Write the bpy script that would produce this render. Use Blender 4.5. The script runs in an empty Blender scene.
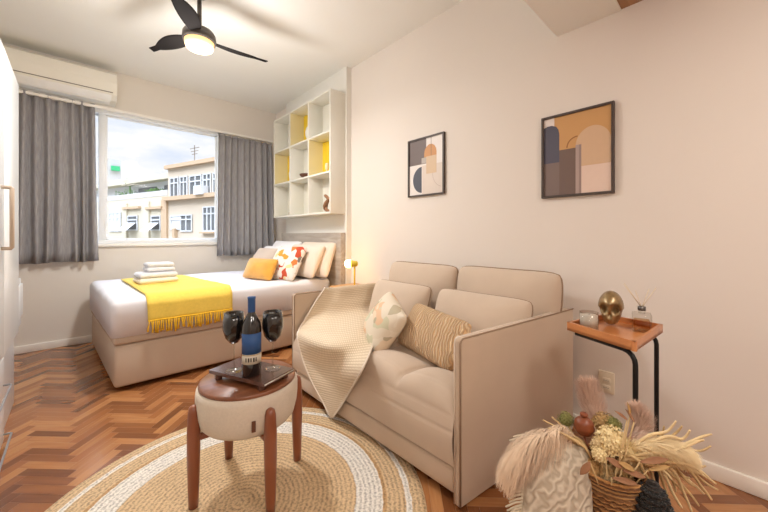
import bpy, bmesh, math, random
from mathutils import Vector, Matrix, noise
R_ = random.Random(7)
SKY_LOW, SKY_HIGH = .85, 6.5   # a bright hazy noon sky, brightest overhead
C = bpy.context.scene.collection
PI = math.pi
W, D, H, HC = 2.012, 4.347, 2.725, 1.05
F_, YAW, CY = 329.4, 0.75, 235.3

def ray(px, py):
    a = (px-384)/F_; b = -(py-CY)/F_; c, s = math.cos(YAW), math.sin(YAW)
    return Vector((a*c+s, -a*s+c, b))

# ------------------------------------------------------------------ materials
def lin(c):
    return tuple(((v/255)/12.92 if v/255 <= .04045 else ((v/255+.055)/1.055)**2.4) for v in c[:3]) + (1,)
def newmat(n):
    m = bpy.data.materials.new(n); m.use_nodes = True
    nt = m.node_tree; b = nt.nodes['Principled BSDF']
    return m, nt, b
def node(nt, t, **k):
    n = nt.nodes.new(t)
    for a, v in k.items():
        if a in n.inputs.keys() if hasattr(n.inputs, 'keys') else False: n.inputs[a].default_value = v
        else: setattr(n, a, v)
    return n
def mat(n, col, rough=.6, metal=0, var=.06, vscale=6, bump=0, bscale=200, sheen=0, coat=0, emit=None, es=1, trans=0, stretch=None, ior=1.45, spec=None, sss=0):
    m, nt, b = newmat(n); L = nt.links
    col = lin(col)
    b.inputs['Roughness'].default_value = rough; b.inputs['Metallic'].default_value = metal
    b.inputs['IOR'].default_value = ior
    if spec is not None: b.inputs['Specular IOR Level'].default_value = spec
    if sheen: b.inputs['Sheen Weight'].default_value = sheen; b.inputs['Sheen Roughness'].default_value = .5
    if coat: b.inputs['Coat Weight'].default_value = coat; b.inputs['Coat Roughness'].default_value = .12
    if trans: b.inputs['Transmission Weight'].default_value = trans
    tc = node(nt, 'ShaderNodeTexCoord'); mp = node(nt, 'ShaderNodeMapping'); L.new(tc.outputs['Object'], mp.inputs[0])
    if stretch: mp.inputs['Scale'].default_value = stretch
    nz = node(nt, 'ShaderNodeTexNoise'); nz.inputs['Scale'].default_value = vscale; nz.inputs['Detail'].default_value = 4
    L.new(mp.outputs[0], nz.inputs['Vector'])
    mx = node(nt, 'ShaderNodeMix', data_type='RGBA')
    mx.inputs[6].default_value = tuple(max(0, c*(1-var*2)) for c in col[:3])+(1,)
    mx.inputs[7].default_value = tuple(min(1, c*(1+var*2)) for c in col[:3])+(1,)
    L.new(nz.outputs[0], mx.inputs[0]); L.new(mx.outputs[2], b.inputs['Base Color'])
    if bump:
        n2 = node(nt, 'ShaderNodeTexNoise'); n2.inputs['Scale'].default_value = bscale; n2.inputs['Detail'].default_value = 3
        L.new(mp.outputs[0], n2.inputs['Vector'])
        bp = node(nt, 'ShaderNodeBump'); bp.inputs['Strength'].default_value = bump; bp.inputs['Distance'].default_value = .003
        L.new(n2.outputs[0], bp.inputs['Height']); L.new(bp.outputs[0], b.inputs['Normal'])
    if emit: b.inputs['Emission Color'].default_value = lin(emit); b.inputs['Emission Strength'].default_value = es
    return m
def ramp(nt, stops, interp='LINEAR'):
    r = node(nt, 'ShaderNodeValToRGB'); cr = r.color_ramp; cr.interpolation = interp
    while len(cr.elements) < len(stops): cr.elements.new(.5)
    for e, (p, c) in zip(cr.elements, stops): e.position = p; e.color = lin(c)
    return r
def wood(n, c1, c2, rough=.4, axis='X', scale=14, coat=.2):
    m, nt, b = newmat(n); L = nt.links
    tc = node(nt, 'ShaderNodeTexCoord'); mp = node(nt, 'ShaderNodeMapping'); L.new(tc.outputs['Object'], mp.inputs[0])
    mp.inputs['Scale'].default_value = {'X': (.12, 1, 1), 'Y': (1, .12, 1), 'Z': (1, 1, .12)}[axis]
    nz = node(nt, 'ShaderNodeTexNoise'); nz.inputs['Scale'].default_value = scale; nz.inputs['Detail'].default_value = 6; nz.inputs['Distortion'].default_value = 1.2
    L.new(mp.outputs[0], nz.inputs['Vector'])
    r = ramp(nt, [(.3, c1), (.7, c2)]); L.new(nz.outputs[0], r.inputs[0]); L.new(r.outputs[0], b.inputs['Base Color'])
    b.inputs['Roughness'].default_value = rough; b.inputs['Coat Weight'].default_value = coat; b.inputs['Coat Roughness'].default_value = .2
    return m
def wave_fabric(n, c1, c2, scale, dist=0, direction='X', bump=.5, rot=0, detail=2, dscale=1, rough=.9, bd=.004):
    m, nt, b = newmat(n); L = nt.links
    tc = node(nt, 'ShaderNodeTexCoord'); mp = node(nt, 'ShaderNodeMapping'); L.new(tc.outputs['Object'], mp.inputs[0])
    mp.inputs['Rotation'].default_value = rot if isinstance(rot, tuple) else (0, 0, rot)
    w = node(nt, 'ShaderNodeTexWave', bands_direction=direction); w.inputs['Scale'].default_value = scale; w.inputs['Distortion'].default_value = dist
    w.inputs['Detail'].default_value = detail; w.inputs['Detail Scale'].default_value = dscale
    L.new(mp.outputs[0], w.inputs[0])
    r = ramp(nt, [(.1, c1), (.9, c2)]); L.new(w.outputs[1], r.inputs[0]); L.new(r.outputs[0], b.inputs['Base Color'])
    bp = node(nt, 'ShaderNodeBump'); bp.inputs['Strength'].default_value = bump; bp.inputs['Distance'].default_value = bd
    L.new(w.outputs[1], bp.inputs['Height']); L.new(bp.outputs[0], b.inputs['Normal'])
    b.inputs['Roughness'].default_value = rough; b.inputs['Sheen Weight'].default_value = .15
    return m
def patch_fabric(n, stops, scale, rough=.9, dist=.25):
    m, nt, b = newmat(n); L = nt.links
    tc = node(nt, 'ShaderNodeTexCoord')
    nz = node(nt, 'ShaderNodeTexNoise'); nz.inputs['Scale'].default_value = 6; L.new(tc.outputs['Object'], nz.inputs['Vector'])
    mx = node(nt, 'ShaderNodeMix', data_type='RGBA'); mx.inputs[0].default_value = dist
    L.new(tc.outputs['Object'], mx.inputs[6]); L.new(nz.outputs[1], mx.inputs[7])
    v = node(nt, 'ShaderNodeTexVoronoi'); v.inputs['Scale'].default_value = scale; L.new(mx.outputs[2], v.inputs['Vector'])
    sp = node(nt, 'ShaderNodeSeparateColor'); L.new(v.outputs['Color'], sp.inputs[0])
    r = ramp(nt, stops, 'CONSTANT'); L.new(sp.outputs[0], r.inputs[0]); L.new(r.outputs[0], b.inputs['Base Color'])
    b.inputs['Roughness'].default_value = rough
    return m

M = {}
M['wall'] = mat('wall_paint', (227, 218, 209), .85, var=.012, vscale=2, bump=.08, bscale=60)
M['wallw'] = mat('wall_paint_window', (226, 219, 209), .85, var=.012, vscale=2, bump=.08, bscale=60)
M['panelw'] = mat('wall_paint_white', (228, 225, 217), .8, var=.01)
M['ceil'] = mat('ceiling_paint', (236, 235, 230), .9, var=.01, vscale=2)
M['trim'] = mat('trim_paint', (240, 236, 228), .5, var=.01)
M['soffit'] = wood('soffit_wood', (150, 108, 70), (178, 134, 92), .5, 'X')
M['frame_w'] = mat('window_frame_paint', (235, 238, 240), .4, var=.01)
M['lacq'] = mat('white_lacquer', (232, 234, 234), .3, var=.01, coat=.3)
M['sofa'] = mat('beige_upholstery', (196, 174, 152), .9, var=.03, vscale=9, bump=.25, bscale=700, sheen=.25)
M['sofa2'] = mat('beige_upholstery_cushion', (200, 180, 160), .9, var=.03, vscale=9, bump=.25, bscale=700, sheen=.25)
M['piping'] = mat('brown_piping', (152, 128, 106), .8, var=.05)
M['pipingl'] = mat('pale_piping', (222, 208, 192), .7, var=.03)
M['dark'] = mat('black_metal', (26, 24, 24), .4, metal=.3, var=.02)
M['fanm'] = mat('fan_grey_metal', (92, 86, 80), .35, metal=.4, var=.03, coat=.3)
M['fanb'] = mat('fan_blade', (34, 31, 30), .8, var=.05, spec=.05)
M['fanw'] = mat('fan_lamp_diffuser', (255, 236, 205), .5, var=0, emit=(255, 196, 124), es=1.15)
M['shelfw'] = mat('shelf_cream_board', (224, 221, 210), .45, var=.01)
M['sheet'] = mat('white_bed_linen', (224, 224, 230), .85, var=.012, vscale=10, bump=.25, bscale=14)
M['base'] = mat('bed_base_beige', (190, 172, 154), .85, var=.02, bump=.15, bscale=600)
M['hwood'] = wood('headboard_grey_wood', (150, 138, 126), (182, 172, 160), .55, 'Y', 16, 0)
M['yellow'] = mat('yellow_woven_throw', (230, 200, 88), .9, var=.06, vscale=60, bump=.5, bscale=300, sheen=.1)
M['yelfr'] = mat('yellow_fringe', (222, 178, 44), .9, var=.1, vscale=80)
M['towel'] = mat('cream_towel', (236, 226, 205), .95, var=.03, bump=.8, bscale=350, sheen=.3)
M['towelw'] = mat('white_grey_towel', (216, 216, 220), .95, var=.08, vscale=40, bump=.8, bscale=350, sheen=.3)
M['pilw'] = mat('white_pillow_case', (230, 228, 228), .85, var=.01, bump=.3, bscale=12)
M['pilc'] = mat('ivory_pillow_case', (222, 208, 192), .85, var=.01, bump=.3, bscale=12)
M['must'] = mat('mustard_velvet', (212, 152, 48), .7, var=.12, vscale=14, bump=.3, bscale=30, sheen=.5)
M['tan'] = mat('taupe_cushion_cloth', (196, 180, 166), .85, var=.03, bump=.2, bscale=300)
M['patt'] = patch_fabric('orange_patchwork_print', [(0, (226, 220, 212)), (.34, (216, 146, 50)), (.44, (222, 216, 206)), (.6, (190, 74, 44)), (.68, (128, 118, 108)), (.76, (224, 204, 150)), (.86, (206, 122, 60)), (.93, (224, 218, 210))], 16)
M['flor'] = patch_fabric('pale_leaf_print', [(0, (222, 210, 190)), (.34, (222, 186, 152)), (.5, (204, 200, 172)), (.6, (228, 218, 200)), (.82, (186, 174, 148)), (.9, (226, 206, 180))], 17)
M['peach'] = wave_fabric('peach_pleated_fabric', (230, 186, 138), (248, 216, 174), 21, 7, 'X', 1, (0, 0, .2), 1, .9, bd=.016)
def knitmat():
    m, nt, b = newmat('cream_waffle_knit'); L = nt.links
    at = node(nt, 'ShaderNodeAttribute', attribute_name='weave'); out = []
    for d in 'XY':
        w = node(nt, 'ShaderNodeTexWave', bands_direction=d); w.inputs['Scale'].default_value = 30; w.inputs['Distortion'].default_value = .3; L.new(at.outputs['Vector'], w.inputs[0]); out.append(w)
    mu = node(nt, 'ShaderNodeMath', operation='MULTIPLY'); L.new(out[0].outputs[1], mu.inputs[0]); L.new(out[1].outputs[1], mu.inputs[1])
    r = ramp(nt, [(0, (204, 182, 152)), (.5, (236, 220, 196))]); L.new(mu.outputs[0], r.inputs[0]); L.new(r.outputs[0], b.inputs['Base Color'])
    bp = node(nt, 'ShaderNodeBump'); bp.inputs['Strength'].default_value = .6; bp.inputs['Distance'].default_value = .004; L.new(mu.outputs[0], bp.inputs['Height']); L.new(bp.outputs[0], b.inputs['Normal'])
    b.inputs['Roughness'].default_value = .95; b.inputs['Sheen Weight'].default_value = .15; return m
M['knit'] = knitmat()
M['stoolf'] = mat('cream_linen', (214, 202, 186), .9, var=.05, vscale=120, bump=.4, bscale=500, sheen=.1)
M['twood'] = wood('stool_top_wood', (112, 64, 40), (142, 88, 56), .35, 'X', 22, .3)
M['legw'] = wood('stool_leg_wood', (118, 62, 38), (146, 82, 52), .35, 'Z', 12, .4)
M['leath'] = mat('brown_leather', (96, 58, 40), .6)
M['trayw'] = wood('dark_tray_wood', (74, 46, 38), (104, 70, 58), .18, 'X', 12, .7)
M['traym'] = mat('tray_edge_metal', (200, 196, 190), .3, metal=.9)
M['bott'] = mat('dark_bottle_glass', (16, 16, 18), .08, var=0, coat=1)
M['blue'] = mat('blue_label_paper', (44, 84, 140), .5, var=.04)
M['lab'] = mat('cream_label_paper', (206, 200, 184), .6, var=.03)
M['ink'] = mat('label_ink', (60, 56, 54), .6)
M['gold'] = mat('label_gold', (170, 140, 70), .5)
M['wineg'] = mat('smoked_black_glass', (16, 15, 16), .12, var=0, coat=1)
def thinglass(n, tint, k=.02):
    g = newmat(n)[0]; nt = g.node_tree
    tr = node(nt, 'ShaderNodeBsdfTransparent'); tr.inputs[0].default_value = lin(tint); gl = node(nt, 'ShaderNodeBsdfGlossy'); gl.inputs['Roughness'].default_value = .04
    lw = node(nt, 'ShaderNodeLayerWeight'); lw.inputs[0].default_value = .35
    ad = node(nt, 'ShaderNodeMath', operation='MULTIPLY_ADD'); ad.inputs[1].default_value = .3; ad.inputs[2].default_value = k; nt.links.new(lw.outputs['Fresnel'], ad.inputs[0])
    ms = node(nt, 'ShaderNodeMixShader'); nt.links.new(ad.outputs[0], ms.inputs[0])
    nt.links.new(tr.outputs[0], ms.inputs[1]); nt.links.new(gl.outputs[0], ms.inputs[2]); nt.links.new(ms.outputs[0], [q for q in nt.nodes if q.type == 'OUTPUT_MATERIAL'][0].inputs[0])
    return g
M['clear'] = thinglass('clear_glass', (246, 246, 244))
M['rust'] = mat('rust_dried_ball', (150, 60, 30), .8, var=.2, vscale=60, bump=1, bscale=120)
M['tray2'] = wood('side_table_wood', (180, 108, 62), (206, 138, 84), .35, 'Y', 9, .3)
M['skull'] = mat('amber_mirror_glass', (150, 124, 84), .36, metal=.6, var=.3, vscale=50, coat=.6)
M['wax'] = mat('candle_wax', (252, 248, 238), .5, var=.01, sss=.2)
M['reed'] = mat('reed_sticks', (214, 196, 168), .8)
M['chrome'] = mat('grey_metal_cap', (120, 116, 112), .3, metal=.9)
M['oil'] = thinglass('diffuser_oil', (240, 216, 184), .03)
M['fr'] = mat('dark_picture_frame', (74, 62, 56), .5, var=.05)
M['plate'] = mat('outlet_plastic', (226, 214, 192), .4, var=.01)
M['hole'] = mat('outlet_hole', (90, 80, 70), .6)
M['ac'] = mat('air_conditioner_plastic', (236, 232, 220), .45, var=.005)
M['acd'] = mat('air_conditioner_gap', (120, 112, 102), .6)
M['acl'] = mat('air_conditioner_flap', (244, 244, 240), .35)
M['lampy'] = mat('yellow_enamel', (226, 196, 60), .3, var=.01, coat=.4)
M['bulb'] = mat('glowing_bulb', (255, 230, 170), .3, var=0, emit=(255, 190, 100), es=16)
M['ntop'] = wood('nightstand_wood', (190, 140, 86), (214, 168, 112), .4, 'X')
M['taupeh'] = mat('beige_handle', (186, 166, 146), .4, var=.01)
M['greyh'] = mat('grey_steel_handle', (170, 172, 176), .35, metal=.6)
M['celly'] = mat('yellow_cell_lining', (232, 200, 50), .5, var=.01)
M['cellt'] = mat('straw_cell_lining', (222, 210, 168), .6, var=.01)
M['wick'] = wave_fabric('woven_wicker', (120, 78, 42), (196, 142, 84), 26, 1.5, 'Z', 1, 0, 2, 4, bd=.006)
M['bwick'] = wave_fabric('black_wicker', (18, 15, 13), (52, 42, 36), 40, 3, 'Z', 1, 0, 2, 4, bd=.006)
M['pamp'] = mat('blush_pampas', (238, 214, 186), .9, var=.08, vscale=30, sheen=.4)
M['pampw'] = mat('ivory_pampas', (246, 226, 184), .9, var=.05, vscale=30, sheen=.4)
M['pampp'] = mat('dusty_pink_pampas', (214, 180, 158), .9, var=.08, vscale=30, sheen=.4)
M['straw'] = mat('straw_stem', (206, 178, 130), .8, var=.14, vscale=30)
M['strawp'] = mat('pale_straw', (222, 198, 152), .8, var=.12, vscale=30)
M['leafb'] = mat('dried_leaf', (150, 108, 78), .75, var=.15, vscale=40)
M['leafo'] = mat('dried_leaf_gold', (184, 148, 96), .75, var=.15, vscale=40)
M['pod'] = mat('brown_seed_pod', (128, 66, 36), .45, var=.15, vscale=40, coat=.2)
M['petal'] = mat('cream_petal', (238, 218, 168), .8, var=.08, vscale=60)
M['moss'] = mat('green_moss', (132, 130, 76), .9, var=.2, vscale=60)
M['macr'] = wave_fabric('cream_macrame', (178, 164, 144), (206, 194, 174), 12, 9, 'X', .6, .6, 1, 2.5, bd=.004)
M['fringe'] = mat('cream_fringe', (206, 192, 168), .9, var=.1, vscale=60)

# floor: parquet, one random tone per plank carried by a face attribute
def parquet():
    m, nt, b = newmat('herringbone_parquet'); L = nt.links
    at = node(nt, 'ShaderNodeAttribute', attribute_name='tone')
    uv = node(nt, 'ShaderNodeUVMap', uv_map='grain')
    mp = node(nt, 'ShaderNodeMapping'); mp.inputs['Scale'].default_value = (5, 60, 1); L.new(uv.outputs[0], mp.inputs[0])
    nz = node(nt, 'ShaderNodeTexNoise'); nz.inputs['Scale'].default_value = 1; nz.inputs['Detail'].default_value = 5; L.new(mp.outputs[0], nz.inputs['Vector'])
    r = ramp(nt, [(0, (100, 60, 34)), (.3, (130, 80, 46)), (.65, (158, 102, 60)), (1, (206, 152, 100))])
    mth = node(nt, 'ShaderNodeMath', operation='MULTIPLY_ADD'); mth.inputs[1].default_value = .35; L.new(nz.outputs[0], mth.inputs[0])
    m2 = node(nt, 'ShaderNodeMath', operation='MULTIPLY_ADD'); m2.inputs[1].default_value = .72; m2.inputs[2].default_value = -.04
    L.new(at.outputs['Fac'], m2.inputs[0]); L.new(m2.outputs[0], mth.inputs[2]); L.new(mth.outputs[0], r.inputs[0]); L.new(r.outputs[0], b.inputs['Base Color'])
    b.inputs['Roughness'].default_value = .26; b.inputs['Coat Weight'].default_value = .4; b.inputs['Coat Roughness'].default_value = .2
    bp = node(nt, 'ShaderNodeBump'); bp.inputs['Strength'].default_value = .06; L.new(nz.outputs[0], bp.inputs['Height']); L.new(bp.outputs[0], b.inputs['Normal'])
    return m
M['parquet'] = parquet()
def rugmat():
    m, nt, b = newmat('braided_jute_rug'); L = nt.links
    tc = node(nt, 'ShaderNodeTexCoord'); sp = node(nt, 'ShaderNodeVectorMath', operation='LENGTH'); 
    mul = node(nt, 'ShaderNodeVectorMath', operation='MULTIPLY'); mul.inputs[1].default_value = (1, 1, 0); L.new(tc.outputs['Object'], mul.inputs[0]); L.new(mul.outputs[0], sp.inputs[0])
    nzb = node(nt, 'ShaderNodeTexNoise'); nzb.inputs['Scale'].default_value = 28; nzb.inputs['Detail'].default_value = 2; L.new(tc.outputs['Object'], nzb.inputs['Vector'])
    ad = node(nt, 'ShaderNodeMath', operation='MULTIPLY_ADD'); ad.inputs[1].default_value = .012; L.new(nzb.outputs[0], ad.inputs[0]); L.new(sp.outputs['Value'], ad.inputs[2])
    J, Wt = (216, 186, 146), (236, 230, 220)
    r = ramp(nt, [(0, J), (.456, Wt), (.560, (200, 162, 116)), (.578, J), (.650, Wt), (.674, J)], 'CONSTANT'); L.new(ad.outputs[0], r.inputs[0])
    # braid rings + twisted strands
    rg = node(nt, 'ShaderNodeMath', operation='MULTIPLY'); rg.inputs[1].default_value = 2*PI/.019; L.new(sp.outputs['Value'], rg.inputs[0])
    sn = node(nt, 'ShaderNodeMath', operation='SINE'); L.new(rg.outputs[0], sn.inputs[0])
    nz = node(nt, 'ShaderNodeTexNoise'); nz.inputs['Scale'].default_value = 110; nz.inputs['Detail'].default_value = 3; L.new(tc.outputs['Object'], nz.inputs['Vector'])
    sm = node(nt, 'ShaderNodeMath', operation='MULTIPLY_ADD'); sm.inputs[1].default_value = .09; sm.inputs[2].default_value = 0; L.new(sn.outputs[0], sm.inputs[0])
    s2 = node(nt, 'ShaderNodeMath', operation='ADD'); L.new(sm.outputs[0], s2.inputs[0]); L.new(nz.outputs[0], s2.inputs[1])
    r2 = ramp(nt, [(.25, (172, 172, 172)), (.6, (255, 255, 255))]); L.new(s2.outputs[0], r2.inputs[0])
    mx = node(nt, 'ShaderNodeMix', data_type='RGBA', blend_type='MULTIPLY'); mx.inputs[0].default_value = 1
    L.new(r.outputs[0], mx.inputs[6]); L.new(r2.outputs[0], mx.inputs[7]); L.new(mx.outputs[2], b.inputs['Base Color'])
    bp = node(nt, 'ShaderNodeBump'); bp.inputs['Strength'].default_value = .9; bp.inputs['Distance'].default_value = .006
    L.new(s2.outputs[0], bp.inputs['Height']); L.new(bp.outputs[0], b.inputs['Normal']); b.inputs['Roughness'].default_value = .95
    return m
M['rug'] = rugmat()
def curtmat():
    m, nt, b = newmat('grey_curtain_cloth'); L = nt.links
    tc = node(nt, 'ShaderNodeTexCoord'); mp = node(nt, 'ShaderNodeMapping'); mp.inputs['Scale'].default_value = (300, 300, 12); L.new(tc.outputs['Object'], mp.inputs[0])
    nz = node(nt, 'ShaderNodeTexNoise'); nz.inputs['Scale'].default_value = 1; L.new(mp.outputs[0], nz.inputs['Vector'])
    r = ramp(nt, [(.3, (140, 138, 140)), (.7, (178, 175, 176))]); L.new(nz.outputs[0], r.inputs[0]); L.new(r.outputs[0], b.inputs['Base Color'])
    b.inputs['Roughness'].default_value = .9
    tr = node(nt, 'ShaderNodeBsdfTranslucent'); L.new(r.outputs[0], tr.inputs[0])
    ms = node(nt, 'ShaderNodeMixShader'); ms.inputs[0].default_value = .12
    out = [n for n in nt.nodes if n.type == 'OUTPUT_MATERIAL'][0]
    L.new(b.outputs[0], ms.inputs[1]); L.new(tr.outputs[0], ms.inputs[2]); L.new(ms.outputs[0], out.inputs[0])
    return m
M['curt'] = curtmat()

# ------------------------------------------------------------------ mesh building
class MB:
    def __init__(s): s.v = []; s.f = []; s.mi = []; s.sm = []; s.mats = []
    def m(s, mt):
        if mt not in s.mats: s.mats.append(mt)
        return s.mats.index(mt)
    def add(s, vs, fs, mt, smooth=True):
        o = len(s.v); i = s.m(mt); s.v += [Vector(v) for v in vs]
        for f in fs: s.f.append([o+k for k in f]); s.mi.append(i); s.sm.append(smooth)
        return s
    def xf(s, fn, start=0):
        for i in range(start, len(s.v)): s.v[i] = Vector(fn(s.v[i]))
        return s
def box(mb, a, b, mt, bev=0, seg=2, xf=None):
    bm = bmesh.new(); bmesh.ops.create_cube(bm, size=1)
    ce = [(a[i]+b[i])/2 for i in range(3)]; sz = [abs(b[i]-a[i]) for i in range(3)]
    for v in bm.verts: v.co = Vector([ce[i]+v.co[i]*sz[i] for i in range(3)])
    if bev: bmesh.ops.bevel(bm, geom=bm.edges[:], offset=min(bev, min(sz)*.49), segments=seg, affect='EDGES', profile=.5)
    bm.verts.index_update()
    vs = [v.co.copy() for v in bm.verts]
    if xf: vs = [xf(v) for v in vs]
    mb.add(vs, [[v.index for v in f.verts] for f in bm.faces], mt, bool(bev)); bm.free(); return mb
def smoothpath(p, n=6):
    p = [Vector(q) for q in p]; out = []
    for i in range(len(p)-1):
        a, b, c, d = p[max(i-1, 0)], p[i], p[i+1], p[min(i+2, len(p)-1)]
        for k in range(n):
            t = k/n; out.append(.5*((2*b)+(c-a)*t+(2*a-5*b+4*c-d)*t*t+(3*b-a-3*c+d)*t**3))
    out.append(p[-1]); return out
def tube(mb, pts, r, mt, seg=8, closed=False, cap=True):
    pts = [Vector(p) for p in pts]; n = len(pts); rr = r if isinstance(r, (list, tuple)) else [r]*n
    vs = []; fs = []; up = None
    for i, p in enumerate(pts):
        a = pts[(i-1) % n] if (closed or i > 0) else p; b = pts[(i+1) % n] if (closed or i < n-1) else p
        t = (b-a)
        t = t.normalized() if t.length > 1e-9 else Vector((0, 0, 1))
        if up is None: up = Vector((0, 0, 1)) if abs(t.z) < .9 else Vector((1, 0, 0))
        u = (up-t*up.dot(t))
        if u.length < 1e-6: u = t.orthogonal()
        u.normalize(); w = t.cross(u); up = u
        for k in range(seg):
            an = 2*PI*k/seg; vs.append(p+(u*math.cos(an)+w*math.sin(an))*rr[i])
    for i in range(n if closed else n-1):
        for k in range(seg):
            j = (i+1) % n; fs.append([i*seg+k, i*seg+(k+1) % seg, j*seg+(k+1) % seg, j*seg+k])
    if cap and not closed: fs.append(list(range(seg))[::-1]); fs.append([(n-1)*seg+k for k in range(seg)])
    mb.add(vs, fs, mt); return mb
def lathe(mb, prof, mt, c=(0, 0, 0), seg=32, sx=1, sy=1, cap=True):
    vs = []; fs = []; n = len(prof)
    for r, z in prof:
        for k in range(seg):
            a = 2*PI*k/seg; vs.append((c[0]+r*sx*math.cos(a), c[1]+r*sy*math.sin(a), c[2]+z))
    for i in range(n-1):
        for k in range(seg): fs.append([i*seg+k, i*seg+(k+1) % seg, (i+1)*seg+(k+1) % seg, (i+1)*seg+k])
    if cap: fs.append(list(range(seg))[::-1]); fs.append([(n-1)*seg+k for k in range(seg)])
    mb.add(vs, fs, mt); return mb
def grid(mb, fn, nu, nv, mt, thick=0):
    """fn(u,v) in 0..1 gives a point; with thick a closed slab offset along the normal"""
    P = [[Vector(fn(i/nu, j/nv)) for j in range(nv+1)] for i in range(nu+1)]
    def idx(i, j): return i*(nv+1)+j
    vs = [P[i][j] for i in range(nu+1) for j in range(nv+1)]
    fs = [[idx(i, j), idx(i+1, j), idx(i+1, j+1), idx(i, j+1)] for i in range(nu) for j in range(nv)]
    if thick:
        N = len(vs); back = []
        for i in range(nu+1):
            for j in range(nv+1):
                du = P[min(i+1, nu)][j]-P[max(i-1, 0)][j]; dv = P[i][min(j+1, nv)]-P[i][max(j-1, 0)]
                n = du.cross(dv); n = n.normalized() if n.length > 1e-12 else Vector((0, 0, 1)); back.append(P[i][j]-n*thick)
        vs += back; fs += [[N+k for k in f][::-1] for f in fs]
        ring = [idx(i, 0) for i in range(nu+1)]+[idx(nu, j) for j in range(1, nv+1)]+[idx(i, nv) for i in range(nu-1, -1, -1)]+[idx(0, j) for j in range(nv-1, 0, -1)]
        for k in range(len(ring)):
            a, b = ring[k], ring[(k+1) % len(ring)]; fs.append([b, a, N+a, N+b])
    mb.add(vs, fs, mt); return mb
def poly(mb, pts, d, mt):
    """flat polygon extruded by vector d"""
    pts = [Vector(p) for p in pts]; n = len(pts); d = Vector(d)
    vs = pts+[p+d for p in pts]
    mb.add(vs, [list(range(n))[::-1], [n+k for k in range(n)]]+[[k, (k+1) % n, n+(k+1) % n, n+k] for k in range(n)], mt, False); return mb
def pillow(mb, w, h, t, mt, n=22, pinch=.06, wr=.0, seed=0, pw=.42, rnd=.07):
    """soft cushion in the local XY plane (w x h), thick along Z"""
    vs = []; fs = []
    def pt(u, v, s):
        x = u*w/2*(1-pinch*(1-v*v)*(0.0)-pinch*(v*v)*0); y = v*h/2
        x = u*w/2*(1-pinch*(1-abs(v)**2)); y = v*h/2*(1-pinch*(1-abs(u)**2))
        cr = 1-rnd*(u*v)**6; x *= cr; y *= cr
        z = s*t/2*((1-u**4)*(1-v**4))**pw*(.55+.45*math.cos(u*1.2)*math.cos(v*1.2))
        if wr: z += wr*noise.noise(Vector((x*9+seed, y*9, s*3+seed)))*(1-u**4)*(1-v**4)
        return (x, y, z)
    def sp(k): return math.sin((-1+2*k/n)*PI/2)
    for s in (1, -1):
        o = len(vs)
        for i in range(n+1):
            for j in range(n+1): vs.append(pt(sp(i), sp(j), s))
        for i in range(n):
            for j in range(n):
                q = [o+i*(n+1)+j, o+(i+1)*(n+1)+j, o+(i+1)*(n+1)+j+1, o+i*(n+1)+j+1]; fs.append(q if s > 0 else q[::-1])
    mb.add(vs, fs, mt); return mb
def outline(w, h, pinch=.06, n=14):
    P = []
    for (a, b) in (((-1, -1), (1, -1)), ((1, -1), (1, 1)), ((1, 1), (-1, 1)), ((-1, 1), (-1, -1))):
        for k in range(n):
            t = k/n; u = a[0]+(b[0]-a[0])*t; v = a[1]+(b[1]-a[1])*t
            cr = 1-.07*(u*v)**6; P.append(Vector((cr*u*w/2*(1-pinch*(1-v*v)), cr*v*h/2*(1-pinch*(1-u*u)), 0)))
    return P
MW = {}
def build(name, mb, parent=None, world=True, loc=None, M4=None, weld=True):
    """ONE mesh object; world=True: vertices are world coordinates"""
    if M4 is None:
        if parent is not None: M4 = MW[parent.name]
        elif loc is not None: M4 = Matrix.Translation(loc)
        else:
            lo = [min(v[i] for v in mb.v) for i in range(3)]; hi = [max(v[i] for v in mb.v) for i in range(3)]
            M4 = Matrix.Translation(((lo[0]+hi[0])/2, (lo[1]+hi[1])/2, lo[2]))
    inv = M4.inverted(); me = bpy.data.meshes.new(name)
    vs = [inv @ v for v in mb.v] if world else mb.v
    me.from_pydata([tuple(v) for v in vs], [], mb.f); 
    for mt in mb.mats: me.materials.append(M[mt] if isinstance(mt, str) else mt)
    me.polygons.foreach_set('material_index', mb.mi); me.polygons.foreach_set('use_smooth', mb.sm)
    me.update(); me.validate()
    bm = bmesh.new(); bm.from_mesh(me); weld and bmesh.ops.remove_doubles(bm, verts=bm.verts, dist=1e-5); bmesh.ops.recalc_face_normals(bm, faces=bm.faces); bm.to_mesh(me); bm.free()
    o = bpy.data.objects.new(name, me); C.objects.link(o)
    if parent is not None: o.parent = parent
    else: o.matrix_world = M4
    MW[o.name] = M4
    return o
def tag(o, label=None, cat=None, group=None, kind=None):
    if label: o['label'] = label
    if cat: o['category'] = cat
    if group: o['group'] = group
    if kind: o['kind'] = kind
    return o
def thing(name, loc, label, cat, rz=0, group=None, M4=None):
    o = bpy.data.objects.new(name, None); C.objects.link(o); o.empty_display_size = .05
    m = M4 if M4 is not None else Matrix.Translation(loc) @ Matrix.Rotation(rz, 4, 'Z'); o.matrix_world = m; MW[o.name] = m
    return tag(o, label, cat, group)
def struct(name, mb): return tag(build(name, mb), kind='structure')

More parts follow.
